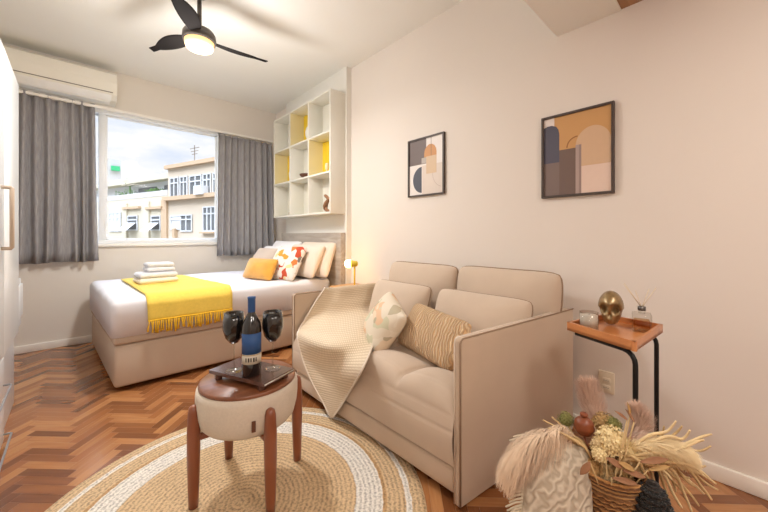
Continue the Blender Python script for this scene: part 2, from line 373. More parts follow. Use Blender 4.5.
# ------------------------------------------------------------------ the room
XL, YB = -.88, -1.9
def floor_mesh():
    verts, faces, tones, uvs = [], [], [], []
    w = .046; n = 5; g = .0005
    ca = math.cos(PI/4)
    def put(x0, y0, x1, y1, horiz):
        cx, cy = (x0+x1)/2*w, (y0+y1)/2*w
        X = (cx-cy)*ca; Y = (cx+cy)*ca
        if X < XL-.3 or X > W+.3 or Y < YB-.3 or Y > D+.3: return
        o = len(verts); t = R_.random(); off = R_.random()*50
        for (a, b) in ((x0*w+g, y0*w+g), (x1*w-g, y0*w+g), (x1*w-g, y1*w-g), (x0*w+g, y1*w-g)):
            verts.append(((a-b)*ca, (a+b)*ca, 0))
            uvs.append((a+off, b+off*.37) if horiz else (b+off, a+off*.37))
        faces.append((o, o+1, o+2, o+3)); tones.append(t)
    for i in range(-170, 220):
        for m in range(-24, 28):
            x = i+2*n*m
            put(x, i, x+n, i+1, True)
            put(x+n, i-n+1, x+n+1, i+1, False)
    me = bpy.data.meshes.new('floor'); me.from_pydata(verts, [], faces); me.materials.append(M['parquet'])
    uv = me.uv_layers.new(name='grain')
    for k in range(len(verts)): uv.data[k].uv = uvs[k]
    at = me.attributes.new('tone', 'FLOAT', 'FACE'); at.data.foreach_set('value', tones)
    bm = bmesh.new(); bm.from_mesh(me)
    for co, no in (((XL, 0, 0), (-1, 0, 0)), ((W, 0, 0), (1, 0, 0)), ((0, YB, 0), (0, -1, 0)), ((0, D, 0), (0, 1, 0))):
        bmesh.ops.bisect_plane(bm, geom=bm.verts[:]+bm.edges[:]+bm.faces[:], plane_co=co, plane_no=no, clear_outer=True)
    bm.to_mesh(me); bm.free()
    o = bpy.data.objects.new('floor', me); C.objects.link(o); o['kind'] = 'structure'
floor_mesh()
struct('floor.001', box(MB(), (XL-.1, YB-.1, -.1), (W+.1, D+.2, -.002), 'soffit'))
JX = W-.06   # the wall steps forward behind the bed
mb = MB(); box(mb, (W, YB, 0), (W+.15, D+.2, H+.1), 'wall'); struct('wall_right', mb)
mb = MB(); box(mb, (JX, 2.64, 0), (W, 3.93, H), 'panelw'); struct('wall_headboard', mb)
mb = MB(); box(mb, (XL-.15, YB, 0), (XL, D+.2, H+.1), 'wall'); struct('wall_left', mb)
mb = MB(); box(mb, (XL-.15, YB-.15, 0), (W+.15, YB, H+.1), 'wall'); struct('wall_back', mb)
mb = MB(); box(mb, (XL-.15, YB-.15, H), (W+.15, D+.2, H+.15), 'ceil'); struct('ceiling', mb)
# window wall with opening
WX0, WX1, WZ0, WZ1 = -.62, 1.30, .965, 2.325
mb = MB()
box(mb, (XL-.1, D, -.1), (WX0, D+.2, H), 'wallw'); box(mb, (WX1, D, -.1), (W+.1, D+.2, H), 'wallw')
box(mb, (WX0, D, -.1), (WX1, D+.2, WZ0), 'wallw'); box(mb, (WX0, D, WZ1), (WX1, D+.2, H), 'wallw')
struct('wall_window', mb)
# beam and lower entry ceiling
mb = MB(); box(mb, (XL, .40, 2.187), (W, .705, H), 'ceil'); struct('ceiling_beam', mb)
mb = MB(); box(mb, (XL, .10, 2.192), (W, .40, 2.24), 'soffit'); struct('trim_1', mb)
mb = MB(); box(mb, (XL, YB, 2.24), (W, .10, H), 'ceil'); struct('ceiling_entry', mb)
# baseboards
def base_r(y0, y1, x): return box(MB(), (x-.016, y0, 0), (x, y1, .068), 'trim', .004)
struct('baseboard_right', base_r(YB, 2.64, W))
struct('baseboard_headboard', base_r(2.64, 3.93, JX))
struct('baseboard_window', box(MB(), (XL, D-.016, 0), (W, D, .068), 'trim', .004))
struct('baseboard_left', box(MB(), (XL, YB, 0), (XL+.016, D, .068), 'trim', .004))
# window
wn = tag(build('window_1', (lambda m: (box(m, (WX0, D-.01, WZ1-.05), (WX1, D+.09, WZ1), 'frame_w', .004), box(m, (WX0, D-.01, WZ0), (WX1, D+.09, WZ0+.035), 'frame_w', .004),
    box(m, (WX0, D-.01, WZ0), (WX0+.04, D+.09, WZ1), 'frame_w', .004), box(m, (WX1-.04, D-.01, WZ0), (WX1, D+.09, WZ1), 'frame_w', .004), m)[-1])(MB())), kind='structure')
build('mullion', box(MB(), (.155, D+.0, WZ0+.03), (.215, D+.07, WZ1-.04), 'frame_w', .005), wn)
for a, b, yy in ((WX0+.04, .18, .05), (.21, WX1-.04, .03)):
    s = MB(); t = .018
    box(s, (a, D+yy, WZ0+.035), (a+t, D+yy+.025, WZ1-.05), 'frame_w', .003); box(s, (b-t, D+yy, WZ0+.035), (b, D+yy+.025, WZ1-.05), 'frame_w', .003)
    box(s, (a, D+yy, WZ0+.035), (b, D+yy+.025, WZ0+.035+t), 'frame_w', .003); box(s, (a, D+yy, WZ1-.05-t), (b, D+yy+.025, WZ1-.05), 'frame_w', .003)
    sh = build('sash', s, wn)
    g = newmat('window_glass')[0]; nt = g.node_tree; b_ = nt.nodes['Principled BSDF']
    tr = node(nt, 'ShaderNodeBsdfTransparent'); gl = node(nt, 'ShaderNodeBsdfGlossy'); gl.inputs['Roughness'].default_value = .02
    ms = node(nt, 'ShaderNodeMixShader'); ms.inputs[0].default_value = .008
    nt.links.new(tr.outputs[0], ms.inputs[1]); nt.links.new(gl.outputs[0], ms.inputs[2]); nt.links.new(ms.outputs[0], [n for n in nt.nodes if n.type == 'OUTPUT_MATERIAL'][0].inputs[0])
    build('pane', box(MB(), (a+t, D+yy+.010, WZ0+.05), (b-t, D+yy+.014, WZ1-.065), g), sh)
build('window_sill', box(MB(), (WX0-.02, D-.035, WZ0-.03), (WX1+.03, D+.02, WZ0), 'trim', .005), wn)

# curtains
def curtain(name, x0, x1, z0, z1, label, seed):
    Wd = x1-x0; rr = random.Random(seed); nf = max(5, int(Wd/.072))
    ph = [rr.uniform(-.5, .5) for _ in range(nf+2)]; am = [rr.uniform(.25, 1.15) for _ in range(nf+2)]
    def fn(u, v):
        u = u+.35/nf*math.sin(u*nf*1.3+seed)*math.sin(PI*u); k = u*nf; i = int(min(k, nf-1)); f = k-i; s = f*f*(3-2*f)
        a = am[i]*(1-s)+am[i+1]*s; p = ph[i]*(1-s)+ph[i+1]*s
        z = z0+(z1-z0)*v; drop = 1-v
        y = math.sin(2*PI*k+p*(1+drop))*.042*a*(.6+.4*drop)+.012*math.sin(5*k*.37+seed)*drop
        x = x0+Wd*u+.012*math.sin(k*2.1+drop*2)*drop+(Wd*.045)*drop*(u*2-1)
        return (x, D-.085+y, z+(.006*math.sin(k*1.7) if v == 0 else 0))
    m = MB(); grid(m, fn, nf*12, 14, 'curt', .0025); hem = None
    t = thing(name, ((x0+x1)/2, D-.085, z0), label, 'curtain')
    build('panel', m, t)
    hb = MB()
    def fh(u, v):
        p = fn(u, 1); return (p[0], p[1]-.001, z1-.012+v*.024)
    grid(hb, fh, nf*10, 1, 'curt', .006); build('heading_tape', hb, t)
    return t
curtain('curtain', -.47, .128, .80, 2.31, 'grey pleated curtain covering the left part of the window beside the wardrobe', 3)
curtain('curtain', 1.25, 1.915, .80, 2.262, 'grey pleated curtain at the right end of the window by the shelf', 9)
tr_ = thing('curtain_rail', (.6, D-.06, 2.30), 'thin white curtain rail running along the top of the window', 'curtain rail')
m = MB(); box(m, (-.6, D-.105, 2.29), (1.93, D-.065, 2.315), 'trim', .003); build('track', m, tr_)
for x in (-.4, .72, 1.8): build('bracket', box(MB(), (x, D-.075, 2.295), (x+.025, D-.001, 2.325), 'trim', .002), tr_)

# air conditioner
ax0, ax1, ay0, az0, az1 = -.68, .285, D-.215, 2.36, 2.645
ac = thing('air_conditioner', ((ax0+ax1)/2, D-.1, az0), 'long white split air conditioner mounted high above the left curtain', 'air conditioner')
prof = [(0, az1), (-.16, az1), (-.205, az1-.03), (-.215, az1-.12), (-.205, az0+.055), (-.15, az0+.012), (0, az0)]
m = MB()
def acx(x): return [Vector((x, D-.004+a, z)) for a, z in prof]
poly(m, acx(ax0), (ax1-ax0, 0, 0), 'ac'); build('casing', m, ac)
build('front_gap', box(MB(), (ax0+.01, D-.2125, az0+.07), (ax1-.03, D-.200, az0+.078), 'acd'), ac)
m = MB(); poly(m, [Vector((ax0+.06, D-.2-.004, az0+.052)), Vector((ax0+.06, D-.158, az0+.010)), Vector((ax0+.06, D-.152, az0+.006)), Vector((ax0+.06, D-.205, az0+.047))], (ax1-ax0-.10, 0, 0), 'acl'); build('air_flap', m, ac)
build('louvre_slot', box(MB(), (ax0+.06, D-.14, az0-.004), (ax1-.05, D-.06, az0+.012), 'acl'), ac)

# ------------------------------------------------------------------ wardrobe
wx = -.27; wy0, wy1, wz1 = .75, 3.10, 2.005
wd = thing('wardrobe', (-.57, 1.9, 0), 'tall white wardrobe with doors above drawers at the left edge', 'wardrobe')
build('carcass', box(MB(), (XL+.01, wy0, .0), (wx-.02, wy1, wz1), 'lacq', .003), wd)
for k in range(4):
    a = wy1-.57*(k+1)+.004; b = wy1-.57*k-.004 if k else wy1-.001
    dmb = box(MB(), (wx-.02, a, .44), (wx, b, wz1-.004), 'lacq', .003)
    dr = build('door', dmb, wd)
    if k == 1 or k == 0:
        hy = 2.44 if k == 1 else 2.52
        if k == 0: continue
        hm = MB(); tube(hm, [(wx, hy, 1.285), (wx+.032, hy, 1.285), (wx+.035, hy, 1.28), (wx+.035, hy, .99), (wx+.032, hy, .985), (wx, hy, .985)], .0085, 'taupeh', 6)
        tag(build('door_handle', hm, dr), 'beige bar handle')
    for j, (z0, z1) in enumerate(((.02, .225), (.232, .435))):
        d2 = build('drawer', box(MB(), (wx-.02, a, z0), (wx, b, z1), 'lacq', .003), wd)
        hz = z1-.135 if j else z1-.17
        hm = MB(); ya, yb = a+.03, b-.03
        tube(hm, [(wx-.002, ya, hz), (wx+.024, ya, hz), (wx+.028, ya+.006, hz), (wx+.028, yb-.006, hz), (wx+.024, yb, hz), (wx-.002, yb, hz)], .0045, 'greyh', 6)
        build('handle', hm, d2)
# small cabinet on dark legs behind the wardrobe
cb = thing('side_cabinet', (-.57, 3.23, 0), 'small white cabinet on dark legs between wardrobe and window wall', 'cabinet')
build('body', box(MB(), (XL+.02, 3.115, .43), (-.285, 3.40, .755), 'lacq', .008), cb)
build('drawer', box(MB(), (-.285, 3.125, .50), (-.275, 3.39, .72), 'lacq', .004), cb)
for x, y in ((-.33, 3.15), (-.33, 3.37), (-.82, 3.15), (-.82, 3.37)): build('leg', tube(MB(), [(x, y, .44), (x, y, 0)], [.014, .009], 'dark'), cb)

# ------------------------------------------------------------------ bed
bx0, by0, by1 = .175, 2.81, 4.17
BX1 = JX-.065
bed = thing('bed', (1.0, 3.5, 0), 'low bed with beige box base, white sheet and grey wooden headboard', 'bed')
bsh_ = lambda v: (v.x-.058*(v.y-by0)*max(0, (BX1-v.x)/(BX1-bx0)), v.y, v.z)
m = box(MB(), (bx0+.005, by0+.005, .028), (BX1, by1-.005, .312), 'base', .022, 3).xf(bsh_); build('bed_base', m, bed)
m = box(MB(), (bx0, by0, .314), (BX1, by1, .375), 'base', .018, 3).xf(bsh_); build('lid_band', m, bed)
for x, y in ((.26, 2.93), (1.7, 2.93), (.26, 4.08), (1.7, 4.08)): build('foot', lathe(MB(), [(.025, 0), (.03, .034)], 'dark', (x, y, 0), 12), bed)
def bsh(m): return m.xf(lambda v: (v.x-.058*(v.y-by0)*max(0, (BX1-v.x)/(BX1-bx0)), v.y, v.z))
def bedtop():
    m = MB(); bm = bmesh.new(); bmesh.ops.create_cube(bm, size=1)
    a = (bx0-.012, by0-.012, .366); b = (BX1-.005, by1, .622)
    for v in bm.verts: v.co = Vector([(a[i]+b[i])/2+v.co[i]*(b[i]-a[i]) for i in range(3)])
    bmesh.ops.bevel(bm, geom=[e for e in bm.edges if max(v.co.z for v in e.verts) > .5], offset=.05, segments=5, affect='EDGES', profile=.5)
    bmesh.ops.subdivide_edges(bm, edges=[e for e in bm.edges if e.calc_length() > .3], cuts=24, use_grid_fill=True)
    for v in bm.verts:
        c = v.co
        if c.z < .6: 
            q = noise.noise(Vector((c.x*7, c.y*7, c.z*1.5))); c.y += q*.006; c.x += q*.004
        else: c.z += .005*noise.noise(Vector((c.x*5, c.y*9, 0)))
    bm.verts.index_update(); m.add([v.co.copy() for v in bm.verts], [[v.index for v in f.verts] for f in bm.faces], 'sheet'); bm.free(); return m
tag(build('mattress', bsh(bedtop()), bed), 'mattress under a white fitted sheet')
m = box(MB(), (JX-.062, 2.655, .05), (JX-.002, 3.93, 1.076), 'hwood', .003); tag(build('headboard', m, bed), 'flat grey wooden headboard')

# yellow throw over the foot of the bed
def tz(x, y): return .640+.003*noise.noise(Vector((x*12, y*12, 2)))
def throw_pt(u, v):
    # u along X, v: 0 far end .. 1 front hem
    x0 = .30+.06*v if v < .8 else .348+.012*(v-.8)/.2; x1 = .80+.12*min(v/.8, 1)
    Ls = [(3.95, 0, 'top'), (by0+.03, 0, 'top')]
    s = v*(1.14+.165); x = x0+(x1-x0)*u
    yf = by0-.016
    if s < 1.09: return (x, 3.95-s, tz(x, 3.95-s))
    q = s-1.09; rad = .048
    if q < rad*PI/2:
        an = q/rad; yy = 3.95-1.09; return (x, yy-math.sin(an)*rad-.008*an, .640-(1-math.cos(an))*rad)
    z = .640-rad-(q-rad*PI/2); return (x, yf-.012-.005*math.sin(x*40), z)
th = thing('throw_blanket', (.6, 3.4, .62), 'yellow woven throw with fringe laid across the foot of the bed', 'blanket')
m = MB(); grid(m, throw_pt, 20, 60, 'yellow', -.006); build('cloth', m, th)
m = MB(); nfr = 46
for k in range(nfr):
    u = (k+.5)/nfr; p = Vector(throw_pt(u, 1)); L = .082+R_.uniform(-.014, .014); dx = R_.uniform(-.008, .008)
    tube(m, [p+Vector((0, -.003, .004)), p+Vector((dx*.3, -.006, -.02)), p+Vector((dx, -.004, -L*.6)), p+Vector((dx*1.3, -.006+R_.uniform(-.004, .004), -L))], [.0035, .0045, .0045, .0065], 'yelfr', 6)
p0, p1 = Vector(throw_pt(0, 1)), Vector(throw_pt(1, 1))
tube(m, [Vector(throw_pt(i/20, 1))+Vector((0, -.003, .002)) for i in range(21)], .005, 'yelfr', 6)
tag(build('fringe', m, th), 'long yellow tassels along the front hem', kind='stuff')

# towels
def towel(name, c, w, d, h, layers, mt, label, rz, mt2=None):
    M4 = Matrix.Translation(c) @ Matrix.Rotation(rz, 4, 'Z'); m = MB(); lh = h/layers
    for k in range(layers):
        q = .004*(k % 2)
        box(m, (-w/2+q, -d/2+q, k*lh+.001), (w/2-q, d/2-q, (k+1)*lh), mt if (k < layers-1 or not mt2) else mt2, lh*.48, 4)
    m.xf(lambda v: M4 @ (v+Vector((.004*noise.noise(v*14), .004*noise.noise(v*14+Vector((5, 0, 0))), .005*noise.noise(v*11)*min(1, v.z*20)))))
    return tag(build(name, m, M4=M4), label, 'towel')
towel('folded_towel', (.51, 3.50, .638), .29, .24, .092, 2, 'towel', 'larger folded cream towel at the bottom of the pile on the yellow throw', .1, 'towelw')
towel('folded_towel', (.535, 3.52, .732), .215, .18, .078, 2, 'towelw', 'smaller folded grey white towel on top of the cream towel', .05)

# bed pillows
def place(c, w_axis, up, t=0):
    """matrix: local X along w_axis, local Y along up (made orthogonal), Z = thickness"""
    x = Vector(w_axis).normalized(); y = Vector(up); y = (y-x*y.dot(x)).normalized(); z = x.cross(y)
    return Matrix.Translation(c) @ Matrix(((x.x, y.x, z.x, 0), (x.y, y.y, z.y, 0), (x.z, y.z, z.z, 0), (0, 0, 0, 1)))
def cushion(name, c, w_axis, up, w, h, t, mt, label, cat='pillow', group=None, pip=None, pinch=.06, wr=.006, seed=0, roll=0, pw=.42, cover='cover'):
    M4 = place(c, w_axis, up) @ Matrix.Rotation(roll, 4, 'Z')
    m = pillow(MB(), w, h, t, mt, pinch=pinch, wr=wr, seed=seed, pw=pw)
    if not pip: return tag(build(name, m, world=False, M4=M4), label, cat, group)
    t_ = thing(name, c, label, cat, group=group, M4=M4)
    build(cover, m, t_, world=False)
    build('piping', tube(MB(), outline(w, h, pinch), .0042, pip, 6, closed=True), t_, world=False)
    return t_
ZB = .63
cushion('pillow', (1.80, 2.99, ZB+.175), (-.12, 1, 0), (.38, 0, 1), .56, .38, .17, 'pilc', 'ivory pillow leaning on the headboard nearest the bedside lamp', seed=1, wr=.012)
cushion('pillow', (1.68, 3.02, ZB+.165), (-.12, 1, 0), (.50, 0, 1), .54, .36, .16, 'pilc', 'ivory pillow between the patterned cushion and the pillow nearest the lamp', seed=4, wr=.012)
cushion('pillow', (1.76, 3.62, ZB+.17), (0, 1, 0), (.40, 0, 1), .66, .40, .20, 'pilw', 'white pillow against the headboard on the window side', seed=2, wr=.02)
cushion('pillow', (1.60, 3.60, ZB+.145), (0, 1, 0), (.75, 0, 1), .66, .36, .18, 'pilw', 'white pillow behind the taupe cushion on the window side', seed=3, wr=.02)
cushion('cushion', (1.50, 3.02, ZB+.150), (-.25, 1, 0), (.60, 0, 1), .40, .37, .15, 'patt', 'square white cushion with orange and red patchwork print on the bed', 'cushion', pip='pilc', seed=5)
cushion('cushion', (1.46, 3.50, ZB+.14), (-.12, 1, 0), (.70, 0, 1), .42, .34, .12, 'tan', 'plain taupe cushion on the bed behind the mustard one', 'cushion', seed=6)
cushion('cushion', (1.30, 3.16, ZB+.095), (-.25, 1, 0), (.50, 0, 1), .44, .22, .12, 'must', 'rectangular mustard cushion in front of the bed pillows', 'cushion', seed=7)

# ------------------------------------------------------------------ wall shelf
sx0, sx1, sy0, sy1, sz0, sz1 = 1.772, JX-.001, 2.655, 3.895, 1.262, 2.458
sh = thing('wall_shelf', (JX-.09, 3.27, sz0), 'white nine cell cube shelf with yellow lined cells above the headboard', 'shelf')
t = .018
for k in range(2): build('side_panel', box(MB(), (sx0, (sy0, sy1-t)[k], sz0), (sx1, (sy0+t, sy1)[k], sz1), 'shelfw', .001), sh)
cw = (sy1-sy0-t)/3; ch = (sz1-sz0-t)/3
for k in range(4): build('shelf_board', box(MB(), (sx0, sy0+t, sz0+ch*k), (sx1-.004, sy1-t, sz0+ch*k+t), 'shelfw', .001), sh)
for k in (1, 2): build('divider', box(MB(), (sx0+.001, sy0+cw*k, sz0+t), (sx1-.004, sy0+cw*k+t, sz1-t), 'shelfw', .001), sh)
build('back_panel', box(MB(), (sx1-.004, sy0+t, sz0+t), (sx1, sy1-t, sz1-t), 'shelfw'), sh)
def cell(c, r): return sy0+cw*c+t, sy0+cw*(c+1), sz0+ch*r+t, sz0+ch*(r+1)
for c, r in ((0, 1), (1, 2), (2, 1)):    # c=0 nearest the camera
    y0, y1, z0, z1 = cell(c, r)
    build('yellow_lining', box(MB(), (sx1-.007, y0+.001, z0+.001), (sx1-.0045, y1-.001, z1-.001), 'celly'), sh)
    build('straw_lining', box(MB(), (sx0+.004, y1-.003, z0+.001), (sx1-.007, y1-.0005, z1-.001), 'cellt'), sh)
def figurine(name, c, r, prof, mt, label, cat, off=.0, sx=1, sy=1, x=None):
    y0, y1, z0, z1 = cell(c, r); cx = x or (sx0+.07); return tag(build(name, lathe(MB(), prof, mt, (cx, (y0+y1)/2+off, z0+.0005), 16, sx, sy)), label, cat)
figurine('vase', 1, 2, [(.02, 0), (.03, .02), (.05, .07), (.055, .11), (.04, .16), (.02, .185), (.022, .2)], 'panelw', 'small round white vase in the top yellow cell of the shelf', 'vase', -.08, x=1.87)
figurine('candle_holder', 2, 1, [(.022, 0), (.022, .01), (.006, .02), (.006, .05), (.02, .06), (.024, .1), (.02, .13)], 'panelw', 'little white candle holder in the left yellow cell of the shelf', 'candle holder', -.06, x=1.86)
figurine('candle_holder', 0, 1, [(.022, 0), (.022, .01), (.006, .02), (.006, .04), (.018, .05), (.02, .09), (.016, .11)], 'pampw', 'slim cream candle holder in the right yellow cell of the shelf', 'candle holder', -.02, x=1.86)
figurine('bowl', 1, 1, [(.02, 0), (.03, .008), (.055, .035), (.062, .05), (.056, .046), (.02, .014), (.004, .012)], 'leath', 'small brown bowl in the centre cell of the shelf', 'bowl', -.03, 1, 1.3)
# two knotty little figures
def knot(name, c, r, mt, label, s, off):
    y0, y1, z0, z1 = cell(c, r); y = (y0+y1)/2+off; m = MB(); pts = []
    for k in range(40):
        a = k/40*2*PI*3; pts.append((1.86+.03*s*math.cos(a)*(1+.3*math.cos(a*.66)), y+.035*s*math.sin(a)*(1+.3*math.cos(a*.66)), z0+.012*s+.05*s*(1+math.sin(a*.66))*s))
    tube(m, pts, .011*s, mt, 8, closed=True); o = build(name, m); zz = min(v.co.z for v in o.data.vertices); o.location.z -= 0
    return tag(o, label, 'ornament')
knot('ornament', 0, 0, 'leafb', 'brown twisted ornament in the lower right cell of the shelf', 1.25, -.06)
knot('ornament', 2, 0, 'reed', 'pale twisted ornament in the lower left cell of the shelf', .75, -.08)

# ------------------------------------------------------------------ nightstand + lamp
ns = thing('nightstand', (1.80, 2.36, 0), 'small white nightstand with wooden top between bed and sofa', 'nightstand')
build('body', box(MB(), (1.71, 2.20, .10), (1.995, 2.56, .565), 'lacq', .005), ns)
build('top', box(MB(), (1.70, 2.19, .565), (1.995, 2.57, .583), 'ntop', .003), ns)
build('drawer', box(MB(), (1.698, 2.22, .36), (1.71, 2.54, .54), 'lacq', .003), ns)
for x, y in ((1.74, 2.23), (1.74, 2.53), (1.96, 2.23), (1.96, 2.53)): build('leg', tube(MB(), [(x, y, .10), (x, y, 0)], [.015, .01], 'legw'), ns)
lp = thing('table_lamp', (1.80, 2.315, .583), 'small yellow table lamp with a glowing round bulb on the nightstand', 'lamp')
lx, ly = 1.80, 2.315
build('lamp_base', lathe(MB(), [(.045, 0), (.045, .01), (.012, .016), (.0, .016)], 'lampy', (lx, ly, .583), 24, cap=False), lp)
build('stem', tube(MB(), [(lx, ly, .595), (lx, ly, .79)], .0075, 'lampy', 10), lp)
hd = MB(); dv = Vector((-.62, .58, 0)).normalized()
lpz = .798
tube(hd, [Vector((lx, ly, lpz))-dv*.03, Vector((lx, ly, lpz))-dv*.022, Vector((lx, ly, lpz))+dv*.01, Vector((lx, ly, lpz))+dv*.03], [.012, .024, .028, .036], 'lampy', 20); build('lamp_head', hd, lp)
bc = Vector((lx, ly, lpz))+dv*.052
m = MB(); lathe(m, [(.038*math.sin(PI*k/12), -.038*math.cos(PI*k/12)) for k in range(13)], 'bulb', bc, 20, cap=False); build('light_bulb', m, lp)

# ------------------------------------------------------------------ sofa
SX0, SXB, SY0, SY1 = 1.07, 1.955, .715, 2.055
def sk(v): v = Vector(v); return Vector((v.x, v.y-.13*(v.x-SX0), v.z))
def sh_mb(m): return m.xf(sk)
sofa = thing('sofa', (1.5, 1.35, 0), 'beige two seat sofa with piped back cushions along the right wall', 'sofa')
build('base', sh_mb(box(MB(), (SX0+.002, SY0+.032, .035), (SXB, SY1-.032, .145), 'sofa', .02, 3)), sofa)
for x in (SX0+.08, SXB-.08):
    for y in (SY0+.12, SY1-.12): build('foot', sh_mb(lathe(MB(), [(.022, 0), (.026, .037)], 'dark', (x, y, 0), 12)), sofa)
# seat: body with seam, quilted top
def seat():
    m = MB()
    x0, x1, y0, y1 = SX0+.0, 1.76, SY0+.030, SY1-.030
    def top(x, y):
        a = (x-x0)/(x1-x0); b = (y-y0)/(y1-y0)
        q = abs(math.sin(PI*a*3))**.35*abs(math.sin(PI*b*4))**.35
        return .392+(.060*q-.020)+.012*math.sin(PI*b)
    # profile round the front edge: u<.35 front face, rest top
    def fn(u, v):
        y = y0+(y1-y0)*v; e = min(v, 1-v)*2; ez = -.012*(1-min(1, e*8))**2
        if u < .30:
            z = .152+(.345-.152)*(u/.30); bul = .012*math.sin(PI*min(1, (z-.152)/.2))
            seam = -.003*math.exp(-((z-.285)/.005)**2)
            return (x0-.004-bul-seam, y, z)
        if u < .45:
            a = (u-.30)/.15*PI/2; r = .055
            xx = x0-.004+r-r*math.cos(a); zt = top(x0+.06, y)+ez
            return (xx, y, .345+(zt-.345)*math.sin(a))
        x = x0+.051+(x1-x0-.051)*((u-.45)/.55); return (x, y, top(x, y)+ez)
    P = grid(m, fn, 90, 96, 'sofa2')
    return m
sm = seat(); box(sm, (SX0+.03, SY0+.035, .152), (1.76, SY1-.035, .36), 'sofa2'); build('seat', sh_mb(sm), sofa)
AH = .655
def arm(y0, y1, outer):
    m = box(MB(), (SX0-.006, y0, .008), (SXB+.0, y1, AH), 'sofa', .012, 3)
    return sh_mb(m)
for (y0, y1, yo) in ((SY0, SY0+.032, SY0), (SY1-.032, SY1, SY1)):
    ar = build('armrest', arm(y0, y1, yo), sofa)
    for yy in (y0+.003, y1-.003):
        m = MB(); path = [(SX0-.004, yy, .015), (SX0-.004, yy, AH-.02), (SX0+.001, yy, AH-.008), (SX0+.012, yy, AH-.001), (SXB, yy, AH-.001)]
        tube(m, path, .0036, 'pipingl' if yy > SY0+.02 and yy < SY0+.04 else 'piping', 6); build('piping', sh_mb(m), ar)
build('back_frame', sh_mb(box(MB(), (SXB-.10, SY0+.033, .035), (SXB, SY1-.033, AH-.002), 'sofa', .012, 3)), sofa)
def backc(y0, y1, z0, z1, x, tilt, lab):
    w = y1-y0; h = z1-z0
    M4 = place(sk((x, (y0+y1)/2, (z0+z1)/2)), (-.0, 1, 0), (tilt, 0, 1))
    tp = lambda v: Vector((v.x*(1-.09*max(0, .06-v.y)/h*1.4), v.y, v.z))
    m = pillow(MB(), w, h, .22, 'sofa2', pinch=.02, wr=.012, seed=y0, pw=.30); m.xf(lambda v: M4 @ tp(v)); o = build('back_cushion', m, sofa)
    tag(o, lab)
    for s in (.5,):
        pp = tube(MB(), outline(w, h, .015), .005, 'piping', 6, closed=True); pp.xf(lambda v: M4 @ tp(v)); build('piping', pp, o)
backc(1.355, 1.985, .40, .848, 1.83, .10, 'back cushion at the bed end'); backc(.715, 1.352, .40, .856, 1.83, .10, 'back cushion at the side table end')

# loose cushions on the sofa
cushion('cushion', (1.60, 1.575, .578), (0.03, 1, 0), (.34, 0, 1), .53, .31, .19, 'sofa2', 'plain beige cushion behind the leaf print cushion on the sofa', 'cushion', pip='piping', seed=11, pinch=.03, pw=.34)
cushion('cushion', (1.58, .955, .583), (0.0, 1, 0), (.34, 0, 1), .565, .31, .20, 'sofa2', 'wide plain beige cushion behind the peach cushion on the sofa', 'cushion', pip='piping', seed=12, pinch=.02, pw=.34)
cushion('cushion', (1.29, 1.385, .545), (.30, 1, 0), (.55, 0, 1), .30, .30, .16, 'flor', 'square cushion with faded leaf print leaning on the sofa', 'cushion', seed=13, roll=.38, pinch=.05)
cushion('cushion', (1.37, 1.10, .530), (.10, 1, 0.0), (.62, 0, 1), .43, .26, .15, 'peach', 'rectangular peach cushion with wavy pleats in the middle of the sofa', 'cushion', seed=14, roll=.10, pinch=.04)

# knitted throw over the far arm
def U(px, py, plane, val):
    d = ray(px, py)
    if plane == 'z': t_ = (val-HC)/d.z
    elif plane == 'x': t_ = val/d.x
    else:  # sheared inner arm plane y = val-.13*(x-SX0)
        t_ = (val+.13*SX0)/(d.y+.13*d.x)
    return Vector((0, 0, HC))+d*t_
inn = SY1-.032-.012
fx = SX0-.03
rows = [
    [Vector((1.36, SY1+.012-.13*.29, .50)), Vector((1.52, SY1+.012-.13*.45, .50)), Vector((1.74, SY1+.012-.13*.67, .52))],
    [Vector((1.33, SY1+.008-.13*.26, .640)), Vector((1.50, SY1+.008-.13*.43, .640)), Vector((1.74, SY1+.008-.13*.67, .640))],
    [Vector((x, SY1-.006-.13*(x-SX0), AH+.013)) for x in (1.30, 1.50, 1.74)],
    [Vector((x, SY1-.030-.13*(x-SX0), AH+.010)) for x in (1.28, 1.50, 1.74)],
    [U(315, 303, 'y', inn-.008), U(344, 301, 'y', inn-.02), U(376, 298, 'y', inn-.02)],
    [U(306, 318, 'y', inn-.02), U(338, 316, 'y', inn-.09), U(374, 312, 'y', inn-.09)],
    [U(299.5, 329, 'y', inn-.02), U(336, 331, 'z', .475), U(372, 326, 'z', .480)],
    [U(297.5, 337, 'x', fx), U(330, 347, 'z', .450), U(373, 343, 'z', .450)],
    [U(303, 360, 'x', fx), U(328, 366, 'x', fx+.005), U(363, 368, 'z', .425)],
    [U(312, 382, 'x', fx), U(330, 386, 'x', fx-.004), U(350, 391, 'x', fx)],
    [U(323, 402, 'x', fx), U(332, 405, 'x', fx-.004), U(341, 406, 'x', fx)],
    [U(330, 417, 'x', fx), U(331.5, 418.5, 'x', fx), U(333, 417, 'x', fx)]]
def bez(pts, t_):
    n = len(pts)-1; k = min(int(t_*n), n-1); f = t_*n-k
    a, b, c, d = pts[max(k-1, 0)], pts[k], pts[k+1], pts[min(k+2, n)]
    return .5*((2*b)+(c-a)*f+(2*a-5*b+4*c-d)*f*f+(3*b-a-3*c+d)*f**3)
def tfn(u, v):
    p = bez([bez(r, u) for r in rows], v)
    rip = .003*math.sin(u*16+v*5)*min(1, v*3)*(1-v*.5)
    return p+Vector((-.3*rip, -.5*rip, max(0, rip)))
kt = thing('throw_blanket', (1.3, 1.9, AH), 'cream waffle knit throw draped over the sofa arm beside the bed', 'blanket')
m = MB(); grid(m, tfn, 40, 110, 'knit', -.007); kc_ = build('cloth', m, kt, weld=False)
wv = kc_.data.attributes.new('weave', 'FLOAT_VECTOR', 'POINT')
